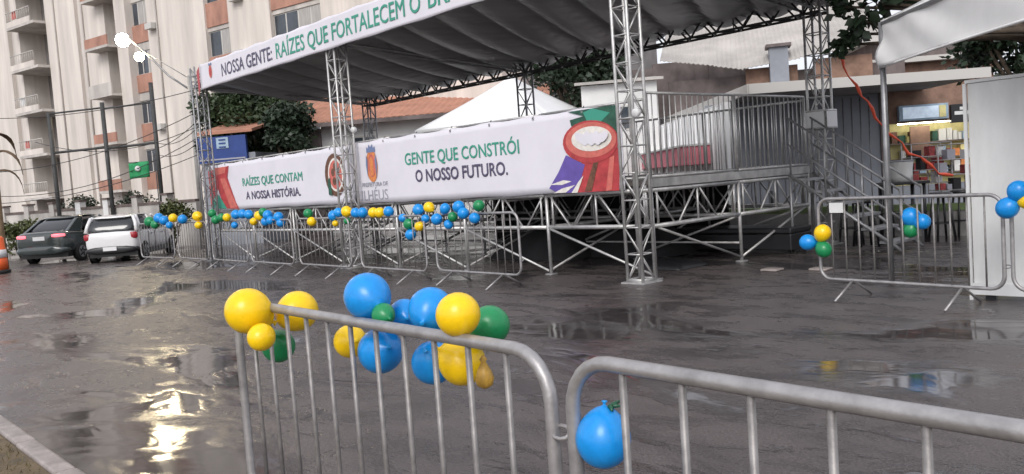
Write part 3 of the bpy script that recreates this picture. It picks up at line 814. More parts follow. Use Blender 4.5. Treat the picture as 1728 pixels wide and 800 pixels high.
# low planter wall with a painted band behind the stage
pw = thing('planter_wall', 'low pale wall with a green painted band behind the stage', 'wall', (0, 0, 0))
for k in range(8):
    box('block', (-17 + 1.7 * k, 16.1, 0), (-17 + 1.7 * k + 1.69, 16.35, .46), M['p_pink'] if False else M['concrete'], pw)
box('band', (-17.01, 16.08, .464), (-3.4, 16.37, .58), M['limeband'], pw)
for i, x in enumerate((-9.6, -8.5, -7.2, -12.2)):
    bar('post', (x, 16.2, .58), (x, 16.2, .95), .035, M['pole'], pw)
for u, v, lab in ((1385, 456, 'pale broken concrete slab on the wet ground by the barrier trio of balloons'), (1303, 457, 'small pale concrete chunk on the wet ground below the railing')):
    P = pl(u, v, 2, 0)
    o = box('concrete_slab', (-.13, -.11, .002), (.13, .11, .035), M['kerb'], None, .012, loc=P); tag(o, lab, 'concrete slab')

# ================================================================== CARS
def loft(rings, name, m, parent, sub=1, smooth=True):
    n = len(rings[0]); vs = [p for r in rings for p in r]; fs = []
    for i in range(len(rings) - 1):
        for k in range(n):
            fs.append((i * n + k, i * n + (k + 1) % n, (i + 1) * n + (k + 1) % n, (i + 1) * n + k))
    fs.append(tuple(range(n))); fs.append(tuple(range(len(rings) * n - 1, (len(rings) - 1) * n - 1, -1)))
    return MB().add(vs, fs).build(name, m, parent, smooth, sub=sub)
def body_ring(x, w_, zb, zs, zt):
    h = [(w_ * .86, zb), (w_ * .97, zb + .09), (w_, zb + (zs - zb) * .45), (w_ * .985, zs - .06), (w_ * .94, zs), (w_ * .80, zt), (w_ * .35, zt + .012)]
    return [(x, y, z) for y, z in h] + [(x, -y, z) for y, z in reversed(h)]
def car(label, loc, rz, spec):
    t = thing('parked_car', label, 'car', loc, rz)
    paint, trim = M[spec['paint']], M['blackgloss']
    b = loft([body_ring(*r) for r in spec['body']], 'body', paint, t)
    # greenhouse: dark glass volume, painted roof skin and pillars over it
    G = spec['green']                                     # list of (x, half width, z) for the lower and upper outline
    lo, up = G['lo'], G['up']
    def gring(x, wl, zl, wu, zu): return [(x, wl, zl), (x, (wl + wu) / 2 + .015, (zl + zu) / 2), (x, wu, zu - .03), (x, wu * .72, zu), (x, -wu * .72, zu), (x, -wu, zu - .03), (x, -(wl + wu) / 2 - .015, (zl + zu) / 2), (x, -wl, zl)]
    loft([gring(*g) for g in G['rings']], 'greenhouse', M['carglass'], t)
    loft([[(x, y * k, z + dz) for y, z in ((wu, zu - .045), (wu * .97, zu + .0), (wu * .5, zu + .02), (-wu * .5, zu + .02), (-wu * .97, zu + .0), (-wu, zu - .045))] for x, wu, zu, k, dz in G['roof']], 'roof', paint, t)
    for (xa, za, wa, xb, zb_, wb, r) in G['pillars']:
        for s in (-1, 1):
            MB().tube([(xa, s * wa, za), ((xa + xb) / 2, s * ((wa + wb) / 2 + .02), (za + zb_) / 2), (xb, s * wb, zb_)], r, 8).build('pillar', paint, t, True)
    for q in spec.get('quarter', []):                     # solid rear quarter panels beside the rear window
        for s in (-1, 1):
            MB().prism([(x, s * y, z) for x, y, z in q], (0, -s * .10, 0)).build('quarter_panel', paint, t, bevel=.02)
    # bumper, tail gate furniture
    W = spec['w']
    loft([[(x, y, z) for y, z in ((wq, z0), (wq + .01, (z0 + z1) / 2), (wq * .98, z1), (-wq * .98, z1), (-wq - .01, (z0 + z1) / 2), (-wq, z0))] for x, wq, z0, z1 in spec['bumper']], 'bumper', M[spec['bumpmat']], t)
    sbox('number_plate', (.015, .38, .12), (spec['plate'][0], 0, spec['plate'][1]), M['plate'], t)
    for (x, y, z, sx, sy, sz, mm) in spec['lights']:
        for s in (-1, 1):
            MB().lathe([(.3, -.5), (.48, -.36), (.5, 0), (.48, .36), (.3, .5)], 12).build('tail_light', M[mm], t, True).matrix_local = Matrix.Translation((x, s * y, z)) @ Matrix.Rotation(R_(s * -18), 4, 'Z') @ Matrix.Diagonal((sx, sy, sz, 1))
    for (x, y) in spec['wheels']:
        for s in (-1, 1):
            wh = MB().tube([(0, -.095, 0), (0, -.075, 0), (0, .075, 0), (0, .095, 0)], [.26, .3, .3, .26], 24).build('tyre', M['tyre'], t, True, loc=(x, s * y, .3))
            rim = MB().tube([(0, -.1, 0), (0, .1, 0)], .19, 20).build('rim', M['rim'], wh)
            for k in range(5):
                a = k * 2 * math.pi / 5
                sbox('spoke', (.05, .012, .15), (.1 * math.sin(a), s * .104, .1 * math.cos(a)), M['carglass'], wh).rotation_euler = (0, a + .6, 0)
            MB().tube([(x, s * (y + .045), .3), (x, s * (y + .055), .3)], .345, 24).build('wheel_arch', trim, t)
    for s in (-1, 1):
        MB().lathe([(.02, -.06), (.07, -.05), (.085, 0), (.07, .05), (.02, .06)], 10).build('mirror', paint, t, True, loc=(spec['mirror'], s * (W + .09), .98))
        for xd in spec['handles']:
            sbox('door_handle', (.16, .02, .03), (xd, s * (W + .006), .80), trim, t)
        for xd in spec['seams']:
            sbox('door_seam', (.012, .012, .55), (xd, s * (W - .004), .62), trim, t)
        sbox('sill', (spec['sill'][1] - spec['sill'][0], .03, .14), ((spec['sill'][0] + spec['sill'][1]) / 2, s * (W - .03), .28), trim, t)
    box('underbody', (.2, -W + .1, .18), (spec['body'][-1][0] - .25, W - .1, .4), trim, t)
    return t
hatch = dict(zs=.94, paint='carwhite', w=.79, bumpmat='blackgloss',
    body=[(.0, .58, .42, .86, .88), (.05, .72, .34, .90, .95), (.25, .775, .27, .93, .98), (1.0, .79, .26, .93, .96), (2.4, .79, .26, .92, .95), (2.85, .78, .27, .90, .96), (3.35, .74, .29, .82, .88), (3.6, .64, .34, .72, .76), (3.68, .5, .4, .62, .66)],
    green=dict(lo=0, up=0, rings=[(.07, .62, .90, .60, 1.0), (.20, .70, .92, .60, 1.28), (.36, .73, .93, .59, 1.42), (1.1, .745, .93, .60, 1.455), (1.8, .745, .93, .59, 1.43), (2.25, .73, .93, .57, 1.22), (2.75, .70, .92, .56, .97)],
        roof=[(.22, .60, 1.39, 1, 0), (.45, .61, 1.43, 1, .01), (1.1, .61, 1.46, 1, .01), (1.75, .60, 1.44, 1, 0), (1.9, .57, 1.40, 1, 0)],
        pillars=[(.16, .95, .72, .34, 1.41, .60, .055), (.30, .95, .745, .50, 1.42, .605, .06), (1.35, .95, .755, 1.32, 1.42, .615, .03), (2.7, .95, .70, 1.85, 1.40, .59, .035)]),
    bumper=[(-.045, .60, .30, .50), (.0, .72, .26, .53), (.2, .785, .26, .52), (.32, .79, .27, .45)], plate=(-.055, .44),
    lights=[(.09, .66, .82, .13, .22, .20, 'tail')], wheels=[(.62, .70), (3.02, .70)], mirror=2.35, handles=(1.15, 2.1), seams=(.95, 1.5, 2.5), sill=(.95, 2.65))
sedan = dict(quarter=[[(.30, .74, .96), (1.08, .64, 1.37), (1.42, .66, 1.41), (.98, .83, .95)]], paint='cardark', w=.87, bumpmat='cardark',
    body=[(.0, .66, .42, .86, .90), (.06, .80, .33, .93, .98), (.3, .86, .26, .95, 1.01), (1.2, .875, .24, .94, .97), (2.9, .875, .24, .92, .95), (3.5, .86, .25, .88, .93), (4.1, .81, .27, .79, .84), (4.4, .70, .32, .68, .72), (4.48, .55, .38, .60, .64)],
    green=dict(lo=0, up=0, rings=[(.42, .66, .96, .58, 1.0), (.75, .76, .95, .60, 1.20), (1.15, .80, .94, .61, 1.40), (1.75, .82, .94, .63, 1.455), (2.4, .82, .93, .62, 1.42), (2.9, .80, .93, .60, 1.20), (3.4, .76, .92, .60, .96)],
        roof=[(1.05, .60, 1.385, 1, 0), (1.35, .62, 1.435, 1, 0), (1.8, .635, 1.465, 1, 0), (2.35, .62, 1.435, 1, 0), (2.5, .60, 1.395, 1, 0)],
        pillars=[(1.95, .95, .83, 1.95, 1.43, .645, .03), (3.3, .95, .77, 2.45, 1.39, .61, .035)]),
    bumper=[(-.05, .66, .30, .56), (.0, .80, .26, .58), (.25, .87, .26, .56), (.36, .875, .27, .48)], plate=(-.005, .80),
    lights=[(.06, .60, .87, .12, .40, .10, 'taillit')], wheels=[(.85, .77), (3.55, .77)], mirror=3.0, handles=(1.75, 2.75), seams=(1.3, 2.15, 3.15), sill=(1.25, 3.2))
def car_at(label, u, t_, head_deg, spec):
    P = gnd(u, t_); hd = R_(90 + head_deg)
    c_ = car(label, P, hd, spec); c_.scale = (1, 1, spec.get('zs', 1))
car_at('white compact hatchback with black lower bumper behind the balloon barriers', 189, 24.6, 52, hatch)
car_at('dark green-black sedan with lit red tail lamps beside the white hatchback', 70, 26.3, 44, sedan)

# ================================================================== APARTMENT BLOCK
K = 1.15
FO = Vector((-43.7 * K, 14.9 * K, 0)); FE = Vector((.978, .208, 0)).normalized(); FN = Vector((FE.y, -FE.x, 0))
apt = thing('apartment_block', 'tall cream apartment block with balconies and terracotta window bands', 'building', FO, math.atan2(FE.y, FE.x))
def fc(u, v):
    d = ray(u, v); t = (FO - CAM).dot(FN) / d.dot(FN); P = CAM + d * t
    return (P - FO).dot(FE), P.z
# local frame: x along the facade to the right, -y towards the street
def fs(u): return fc(u, 200)[0]
TOP = 25.5
FLO = [2.64 + 2.74 * k for k in range(8)]
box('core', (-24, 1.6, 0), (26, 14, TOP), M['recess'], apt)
box('parapet', (-24.1, -.12, TOP + .004), (26.1, 14.1, TOP + .6), M['plaster'], apt)
def wallp(u0, u1, m, y0=0.0): box('wall_panel', (u0, y0, 0), (u1, 1.597, TOP), M[m], apt)
A = [-24, fs(28), fs(37), fs(47), fs(94), fs(144), fs(150), fs(166), fs(196), fs(217), fs(235), fs(264), fc(346, 40)[0], fc(386, 40)[0], fc(455, 20)[0], fc(541, 20)[0], 26]
wallp(A[0], A[1] - .003, 'plaster')
wallp(A[1], A[2] - .003, 'plaster2', .25)
wallp(A[2], A[3] - .003, 'plaster')
wallp(A[4], A[5] - .003, 'plaster')
wallp(A[5], A[6] - .003, 'plaster2', .2)
wallp(A[6], A[8] - .2, 'plaster')
wallp(A[9], A[10] - .003, 'plaster', -.25)
wallp(A[11], A[12] - .003, 'plaster')
wallp(A[13], A[14] - .003, 'plaster')
wallp(A[15], A[16], 'plaster')
def window(x0, x1, z0, z1, npan, y=.12, curtain=None):
    wv = box('window', (x0, y, z0), (x1, y + .06, z1), M['wframe'], apt)
    pw_ = (x1 - x0) / npan
    for k in range(npan):
        mm = M['curtain'] if (curtain and rnd.random() < curtain) else M['glass']
        box('pane', (x0 + pw_ * k + .05, y - .012, z0 + .05), (x0 + pw_ * (k + 1) - .05, y - .004, z1 - .05), mm, wv)
for fi, z in enumerate(FLO):
    # first balcony column: slab, solid front, shaded recess with a door
    a, b = A[3], A[4]
    box('balcony_slab', (a - .0, -.75, z - .16), (b - .003, 1.59, z), M['plaster2'], apt)
    box('balcony_front', (a, -.75, z + .004), (b - .5, -.67, z + .34), M['plaster'], apt)
    for k in range(12):
        x = a + .03 + k * (b - .55 - a) / 11
        bar('balcony_bar', (x, -.71, z + .34), (x, -.71, z + .92), .014, M['wframe'], apt)
    bar('balcony_rail', (a, -.71, z + .93), (b - .5, -.71, z + .93), .03, M['wframe'], apt)
    dr = box('balcony_door', (a + .5, 1.54, z + .004), (b - .2, 1.598, z + 2.1), M['wframe'], apt)
    for k in range(2): box('pane', (a + .58 + k * (b - a - .7) / 2, 1.52, z + .12), (a + .5 + (k + 1) * (b - a - .7) / 2, 1.536, z + 2.0), M['glass'], dr)
    # second balcony column: terracotta fronts
    a, b = A[8] - .2, A[9]
    box('balcony_slab', (a - .9, -.85, z - .14), (b - .003, 1.59, z), M['plaster2'], apt)
    box('balcony_front', (a - .9, -.85, z + .004), (b - .003, -.78, z + .62 - .08 * (fi % 2)), M['spandrel'] if fi % 4 != 2 else M['plaster2'], apt)
    window(a + .15, b - .1, z + .5, z + 2.1, 1, 1.5, .3)
    # slim window column with terracotta bands
    a, b = A[10], A[11]
    box('spandrel', (a, .1, z - .12), (b - .003, 1.597, z + .86), M['spandrel'], apt)
    box('wall_panel', (a, .16, z + 2.16), (b - .003, 1.597, z + 2.74 - .12 - .003), M['plaster2'], apt)
    window(a + .02, b - .02, z + .864, z + 2.155, 3, .22, .35)
    if fi % 2: sbox('air_conditioner', (.62, .35, .32), (A[11] + .6, -.19, z + .5), M['wframe'], apt)
    if fi in (1, 2, 4): sbox('laundry', (.55, .03, .5), (A[3] + .9, -.62, z + .72), M[('bluep', 'p_pink', 'panel')[fi % 3]], apt)
# two window columns on the nearer part of the block (their storeys sit at other heights)
for z in [1.2 + 2.74 * k for k in range(8)]:
    for (a, b, n) in ((A[12], A[13], 2), (A[14], A[15], 4)):
        z0 = z + 1.12
        box('spandrel', (a, .1, z0), (b - .003, 1.597, z0 + 1.22), M['spandrel'], apt)
        window(a + .02, b - .02, z0 + 1.224, z0 + 2.52, n, .22, .3)
        box('wall_panel', (a, .16, z0 + 2.524), (b - .003, 1.597, z0 + 2.736), M['plaster2'], apt)
        if a == A[12]:
            for xo in (b + .35, ):
                sbox('air_conditioner', (.75, .35, .32), (xo + .6, -.19, z0 + 1.0), M['wframe'], apt)
for (a, b) in ((A[12], A[13]), (A[14], A[15])):
    box('wall_panel', (a, .1, 0), (b - .003, 1.597, 2.31), M['plaster'], apt)
box('wall_panel', (A[10], .1, 0), (A[11] - .003, 1.597, 2.51), M['plaster'], apt)
for x in (A[6] + .5, A[4] + 1.2, A[11] + 1.0):
    bar('drain_pipe', (x, -.06, .3), (x, -.06, TOP - .3), .05, M['plaster2'], apt)

# boundary wall of the block with pillars and dark coping
WD = Vector((-36.2, 7.0, 0)); 
P0w, P1w = gnd(-60, 39), gnd(345, 31.5)
wdir = (P1w - P0w); wl = wdir.length
bw = thing('boundary_wall', 'pale stained boundary wall with dark coping below the apartment block', 'wall', P0w, math.atan2(wdir.y, wdir.x))
npn = 9
for k in range(npn):
    x0 = wl * k / npn; x1 = wl * (k + 1) / npn
    box('wall_panel', (x0 + .16, -.07, 0), (x1 - .16, .07, 1.62), M['wallpaint'], bw)
    sbox('coping', (x1 - x0 - .33, .22, .10), ((x0 + x1) / 2, 0, 1.672), M['darktop'], bw)
    box('pillar', (x0 - .155, -.14, 0), (x0 + .155, .14, 1.95), M['white'] if k in (5, 6) else M['wallpaint'], bw)
    sbox('pillar_cap', (.38, .36, .07), (x0, 0, 1.99), M['darktop'], bw)
hedge_specs = [(70, 37.2, 2.6), (150, 36.2, 3.0), (228, 35.0, 2.2)]

# ================================================================== FOLIAGE
def leaf_cloud(centres, n, size, seed, flat=.0, droop=.3):
    """many small leaf faces spread through lumpy clumps; returns MB"""
    r = random.Random(seed); mb = MB(); vs, fs = [], []
    for i in range(n):
        c, rad = centres[r.randrange(len(centres))]
        d = Vector((r.gauss(0, 1), r.gauss(0, 1), r.gauss(0, 1))).normalized() * (rad * r.random() ** .38)
        p = Vector(c) + Vector((d.x, d.y, d.z * .8))
        u_ = Vector((r.gauss(0, 1), r.gauss(0, 1), r.gauss(0, .6) - droop)).normalized()
        v_ = u_.cross(Vector((r.gauss(0, 1), r.gauss(0, 1), r.gauss(0, 1)))).normalized()
        s = size * r.uniform(.6, 1.3); w2 = s * .32
        k = len(vs)
        vs += [p, p + u_ * s * .45 + v_ * w2, p + u_ * s, p + u_ * s * .45 - v_ * w2]
        fs.append((k, k + 1, k + 2, k + 3))
    return mb.add(vs, fs)
def tree(name, label, base, h, crown, n, size, seed, leafm, group=None, trunk_r=.18, lean=(0, 0)):
    """crown: list of (dx,dy,z,r) clumps relative to base"""
    r = random.Random(seed)
    t = thing(name, label, 'tree', base, 0, group)
    top = Vector((lean[0], lean[1], h * .55))
    tb = MB(); tb.tube([(0, 0, -.05), (lean[0] * .3, lean[1] * .3, h * .2), top], [trunk_r * 1.3, trunk_r, trunk_r * .7], 10)
    for dx, dy, z, rr in crown:
        q = Vector((dx, dy, z)); s0 = Vector((lean[0] * .6, lean[1] * .6, h * .38)).lerp(top, r.random())
        mid = s0.lerp(q, .55) + Vector((r.uniform(-.2, .2), r.uniform(-.2, .2), .25))
        tb.tube([s0, mid, q], [trunk_r * .5, trunk_r * .3, trunk_r * .1], 6)
    tb.build('trunk', M['trunkbark'], t, True)
    cs = [((dx, dy, z), rr) for dx, dy, z, rr in crown]
    leaf_cloud(cs, n, size, seed + 1).build('crown', leafm, t)
    return t
def clumps(n, rx, rz, z, seed, rr=(.6, 1.1)):
    r = random.Random(seed); out = []
    for i in range(n):
        a = r.uniform(0, 6.28); q = r.random() ** .5
        out.append((math.cos(a) * rx * q, math.sin(a) * rx * q, z + r.uniform(-rz, rz), r.uniform(*rr)))
    return out
tree('tree', 'dense dark leafy tree behind the blue signboard', gnd(455, 33), 5.6, clumps(34, 1.75, 1.6, 4.5, 3, (.5, .9)), 22000, .18, 11, M['leaf'])
tree('tree', 'dark leafy tree between the blue signboard and the red-roofed house', gnd(500, 30), 5.0, clumps(16, .8, 1.1, 3.5, 4, (.35, .65)), 7500, .18, 12, M['leafdark'])
tree('tree', 'dark leafy tree standing behind the white pyramid tent', gnd(985, 30), 6.5, clumps(14, 1.5, 1.2, 5.2, 6), 7000, .2, 13, M['leafdark'])
tree('tree', 'dark leafy tree filling the gap under the booth tent', gnd(1740, 24.5), 6, clumps(20, 1.7, 1.4, 4.4, 31, (.6, 1.0)), 9000, .22, 33, M['leafdark'])
# broad leaves hanging over the booth tent
tb_ = Vector((-1.2, 14.2, 0))
cr = []
for (u, v, t_, r_) in ((1425, 12, 11.5, .20), (1460, 38, 11.4, .17), (1478, 8, 11.4, .24), (1440, 58, 11.6, .14), (1418, 76, 11.7, .13), (1505, 5, 11.8, .22), (1530, -4, 12, .25), (1570, -14, 12.2, .3), (1500, -22, 11.8, .34), (1620, -40, 12.5, .45), (1440, -30, 11.6, .32), (1560, -60, 12.2, .5), (1700, -90, 12.6, .7), (1640, -130, 12.6, .8), (1411, -10, 11.5, .1)):
    q = dep(u, v, t_) - tb_; cr.append((q.x, q.y, q.z, r_))
tree('almond_tree', 'broad-leaved tree hanging dark leaves over the white tent corner', tb_, 5.0, cr, 620, .17, 17, M['leafdark'], trunk_r=.16, lean=(-.6, -.4))
# shrubs
def shrub(u, t_, r_, h, label, m, seed, n=1500, size=.12):
    P = gnd(u, t_); t = thing('shrub', label, 'shrub', P)
    cs = clumps(7, r_ * .6, h * .25, h * .6, seed, (r_ * .35, r_ * .6))
    tb = MB()
    for c in cs: tb.tube([(0, 0, -.02), (c[0] * .5, c[1] * .5, c[2] * .5), (c[0], c[1], c[2])], [.03, .02, .008], 5)
    tb.build('stem', M['trunkbark'], t, True)
    leaf_cloud([((a, b, c), d) for a, b, c, d in cs], n, size, seed).build('foliage', m, t)
shrub(295, 30.2, .75, 1.75, 'olive green shrub by the boundary wall beside the end truss tower', M['shrub'], 21)
shrub(150, 36.6, 1.2, 2.5, 'dark reddish shrub above the boundary wall under the balconies', M['leafdark'], 23)
shrub(232, 36.0, 1.0, 2.4, 'low dark shrub above the boundary wall under the window bands', M['leafdark'], 24)
shrub(36, 31, .8, 1.5, 'pale green shrub behind the dark sedan', M['shrub'], 25)

# palm at the frame edge
P = gnd(6, 25.0)
pm = thing('palm_tree', 'thin palm with drooping dry fronds beside the dark sedan', 'palm', P)
MB().tube([(0, 0, -.05), (.02, 0, 1.2), (-.02, .03, 2.6), (.0, .05, 4.0)], [.16, .13, .12, .10], 12).build('trunk', M['palmbark'], pm, True)
for k in range(9):
    a = k * .72; zz = 4.0 - (k % 3) * .55; ln = .75 + .2 * (k % 2)
    vs, fs_ = [], []
    for i in range(8):
        f = i / 7; x = ln * math.sin(f * 1.5) ; z = zz + .22 * math.sin(f * 2.2) - .85 * f * f
        wd = .10 * math.sin(math.pi * min(1, f + .12)) + .01
        c, s = math.cos(a), math.sin(a)
        vs += [(x * c - wd * s, x * s + wd * c, z - .05), (x * c, x * s, z), (x * c + wd * s, x * s - wd * c, z - .05)]
    for i in range(7):
        q = i * 3; fs_ += [(q, q + 1, q + 4, q + 3), (q + 1, q + 2, q + 5, q + 4)]
    o = MB().add(vs, fs_).build('frond', M['dryfrond'], pm, True); md = o.modifiers.new('t', 'SOLIDIFY'); md.thickness = .01
# orange drum at the frame edge
P = gnd(-2, 23.5)
dm = thing('traffic_drum', 'orange plastic traffic drum beside the dark sedan', 'traffic drum', P)
MB().lathe([(.30, 0), (.31, .08), (.27, .1)], 20).build('base', M['tyre'], dm, True)
MB().lathe([(.25, .1), (.25, .4), (.235, .41), (.235, .7), (.22, .71), (.21, .98), (.15, 1.03)], 20).build('body', M['orange'], dm, True)
MB().lathe([(.248, .44), (.243, .66)], 20).build('band', M['plate'], dm, True)

# ================================================================== FENCE POSTS, LAMP, WIRES
cf_ = thing('court_fence', 'tall dark post and rail fence frame before the apartment block', 'fence', gnd(107, 34))
o0 = gnd(107, 34)
pts = [(gnd(107, 34), 5.55), (gnd(197, 33.6), 5.75), (gnd(281, 33), 6.3)]
for P, hh in pts:
    q = P - o0; bar('post', (q.x, q.y, 0), (q.x, q.y, hh), .085, M['pole'], cf_, 8)
for i in range(2):
    a, b = pts[i][0] - o0, pts[i + 1][0] - o0
    for z in (5.5, 3.95):
        bar('rail', (a.x, a.y, z), (b.x, b.y, z + .05), .035 if z > 5 else .05, M['pole'], cf_)
# street lamp: pole, long arm, two lit heads
lb = gnd(344, 38)
lp = thing('street_lamp', 'street lamp with two lit warm heads on a long raised arm', 'street lamp', lb)
MB().tube([(0, 0, 0), (0, 0, 3.5), (0, 0, 7.2)], [.13, .1, .08], 10).build('pole', M['concrete'], lp, True)
ends = []
for (u, v) in ((207, 68), (235, 96)):
    ends.append(dep(u, v, 37.6) - lb)
armp = [Vector((0, 0, 6.6)), (dep(285, 128, 37.8) - lb), ends[1] + Vector((.2, .2, .18)), ends[0] + Vector((.1, .1, .2))]
MB().tube(armp, .045, 8).build('arm', M['darkalu'], lp, True)
bar('stay', (0, 0, 7.1), armp[2], .018, M['darkalu'], lp)
for k, e in enumerate(ends):
    s = .30 if k == 0 else .2
    look = (CAM + Vector((-6, 3, -1.5)) - (lb + e)).normalized()
    q = look.to_track_quat('Z', 'Y').to_matrix().to_4x4()
    hd = MB().lathe([(s * .5, -.16), (s * .9, -.12), (s * 1.12, -.02), (s * 1.12, .0)], 20).build('lamp_head', M['darkalu'], lp, True)
    hd.matrix_local = Matrix.Translation(e) @ q
    lens = MB().lathe([(s, .004), (s * .96, .03), (s * .6, .06)], 20).build('lens', M['lamp'], hd, True)
# telephone wires sagging across the street
def wire(a, b, sag, label, r=.012, n=14):
    a, b = Vector(a), Vector(b); pts = []
    for i in range(n + 1):
        f = i / n; p = a.lerp(b, f); p.z -= sag * 4 * f * (1 - f); pts.append(p)
    o = MB().tube(pts, r, 6).build('overhead_wire', M['wire'], None, True)
    return tag(o, label, 'wire', 'wires strung across the street')
WL = 'thin black overhead wire strung before the apartment block'
for k, (ua, va, ub, vb, sg) in enumerate(((-30, 200, 335, 150, .3), (-30, 292, 330, 190, .5), (-30, 330, 335, 232, .7), (-30, 345, 332, 262, .4), (60, 240, 330, 215, .6), (250, 255, 345, 190, .25), (270, 262, 345, 228, .3), (262, 240, 345, 200, .4))):
    wire(dep(ua, va, 35), dep(ub, vb, 31), sg, WL, .014)
# green flag on its leaning staff
P = gnd(276, 32.4)
fl = thing('flag', 'green flag with a small white emblem on a staff by the fence', 'flag', P)
bar('staff', (0, 0, 0), (-.02, 0, 3.55), .02, M['pole'], fl)
rr_ = CR.copy(); rr_.z = 0; rr_.normalize()
vs, fs_ = [], []
for j in range(6):
    for i in range(10):
        f = i / 9; p = -rr_ * (.25 + f * .78) + Vector((0, 0, 3.28 - j * .12 - .03 * f)) + Vector((.2, -.2, 0)) * .18 * math.sin(f * 6)
        vs.append(p)
for j in range(5):
    for i in range(9):
        a = j * 10 + i; fs_.append((a, a + 1, a + 11, a + 10))
o = MB().add(vs, fs_).build('cloth', M['signgreen'], fl, True); md = o.modifiers.new('t', 'SOLIDIFY'); md.thickness = .004
bar('spreader', (0, 0, 3.27), -rr_ * 1.03 + Vector((0, 0, 3.27)), .012, M['pole'], fl)
pe = -rr_ * .62 + Vector((.03, -.06, 3.02)) + Vector((.2, -.2, 0)) * .1
MB().lathe([(.06, -.006), (.11, 0), (.06, .006)], 14).build('emblem', M['white'], fl, True).matrix_local = Matrix.Translation(pe) @ (CAM - P).normalized().to_track_quat('Z', 'Y').to_matrix().to_4x4()

# ================================================================== BEHIND THE STAGE
def aligned(name, label, cat, P, ang):
    return thing(name, label, cat, P, ang)
AR = math.atan2(CR.y, CR.x)                               # facing the square, along the kiosk row
# blue signboard building
P = gnd(392, 30)
bs = thing('signboard_shop', 'low shop with a blue signboard and brown roof edge behind the stage', 'shop', P, AR - .2)
box('wall', (-.9, 0, 0), (1.2, 2.5, 3.2), M['greywall'], bs)
sg = box('signboard', (-.95, -.14, 2.92), (.95, -.02, 3.82), M['bluesign'], bs)
box('sign_panel', (-.16, -.165, 3.4), (.30, -.145, 3.78), M['bluep'], sg)
for z in (3.45, 3.58, 3.7): box('sign_mark', (-.06, -.18, z - .03), (.2, -.17, z + .02), M['bluesign'], sg)
box('sign_line', (-.9, -.16, 3.0), (.9, -.143, 3.05), M['p_lgrey'], sg)
MB().prism([(-.9, -.2, 3.9), (1.25, -.2, 3.9), (1.25, 2.2, 4.4), (-.9, 2.2, 4.4)], (0, 0, .1)).build('roof', M['rooftile'], bs)
# red roofed house: wall and tiled roof, each row of tiles its own part
P = gnd(690, 33)
rh = thing('tiled_house', 'pale house with a low red clay tile roof behind the stage', 'house', P, AR - .12)
box('wall', (-3.2, 0, 0), (5.5, 6, 4.25), M['white'], rh)
box('dark_gable', (-4.4, -.2, 0), (-3.204, 5, 4.1), M['oldwall'], rh)
rows = 14
for k in range(rows):
    f0 = k / rows; y0 = -.75 + 4.6 * f0; z0 = 4.28 + 1.25 * f0
    vs, fs_ = [], []
    nx = 120
    for i in range(nx + 1):
        x = -4.7 + 10.6 * i / nx; up_ = .035 * abs(math.sin(i * math.pi / 3))
        vs += [(x, y0, z0 + up_), (x, y0 + .36, z0 + .10 + up_)]
    for i in range(nx): fs_.append((2 * i, 2 * i + 2, 2 * i + 3, 2 * i + 1))
    o = MB().add(vs, fs_).build('tile_row', M['rooftile'], rh); md = o.modifiers.new('t', 'SOLIDIFY'); md.thickness = .03; md.offset = -1
box('fascia_board', (-4.7, -.78, 4.12), (5.9, -.74, 4.27), M['oldwall'], rh)
for x in (-1.5, 1.2, 3.9):
    wv = box('window', (x - .5, -.03, 2.9), (x + .5, -.003, 3.7), M['wframe'], rh)
    for s in (-1, 1): box('pane', (x + s * .24 - .2, -.045, 2.96), (x + s * .24 + .2, -.034, 3.64), M['glass'], wv)
# white pyramid tent
P = gnd(880, 28)
pt_ = thing('pyramid_tent', 'white pyramid tent behind the stage banner', 'tent', P, AR - .5)
hw = 2.35; ze, za = 3.35, 5.0
vs, fs_ = [], []
nn = 10
for s in range(4):
    a0 = R_(45 + 90 * s); a1 = R_(45 + 90 * (s + 1))
    c0 = Vector((math.cos(a0), math.sin(a0), 0)) * hw * 1.414; c1 = Vector((math.cos(a1), math.sin(a1), 0)) * hw * 1.414
    k0 = len(vs)
    for j in range(nn + 1):
        f = j / nn; q = (1 - f) ** 1.12
        for i in range(nn + 1):
            p = c0.lerp(c1, i / nn) * max(q, .02); vs.append((p.x, p.y, ze + (za - ze) * f - .05 * math.sin(math.pi * i / nn) * (1 - f)))
    for j in range(nn):
        for i in range(nn):
            a = k0 + j * (nn + 1) + i; fs_.append((a, a + 1, a + nn + 2, a + nn + 1))
o = MB().add(vs, fs_).build('canopy', M['tarp_in'], pt_, True); md = o.modifiers.new('t', 'SOLIDIFY'); md.thickness = .01
for s in range(4):
    a0 = R_(45 + 90 * s); a1 = R_(45 + 90 * (s + 1))
    c0 = Vector((math.cos(a0), math.sin(a0), 0)) * hw * 1.414; c1 = Vector((math.cos(a1), math.sin(a1), 0)) * hw * 1.414
    bar('pole', (c0.x, c0.y, 0), (c0.x, c0.y, ze), .035, M['galv'], pt_)
    MB().prism([c0 + Vector((0, 0, ze - .3)), c1 + Vector((0, 0, ze - .3)), c1 + Vector((0, 0, ze)), c0 + Vector((0, 0, ze))], (c0 + c1).normalized() * .012).build('valance', M['tarp_in'], pt_)

# ---- snack kiosk row under a flat awning, to the right of the stage
KD = 18.5
K0 = dep(1265, 148, KD); K1 = dep(1668, 115, KD); KZ = (K0.z + K1.z) / 2
ex = Vector((K1.x - K0.x, K1.y - K0.y, 0)); KL = ex.length; KA = math.atan2(ex.y, ex.x)
ks = thing('snack_kiosk', 'flat-roofed snack kiosk with a yellow interior and stocked shelves', 'kiosk', (K0.x, K0.y, 0), KA)
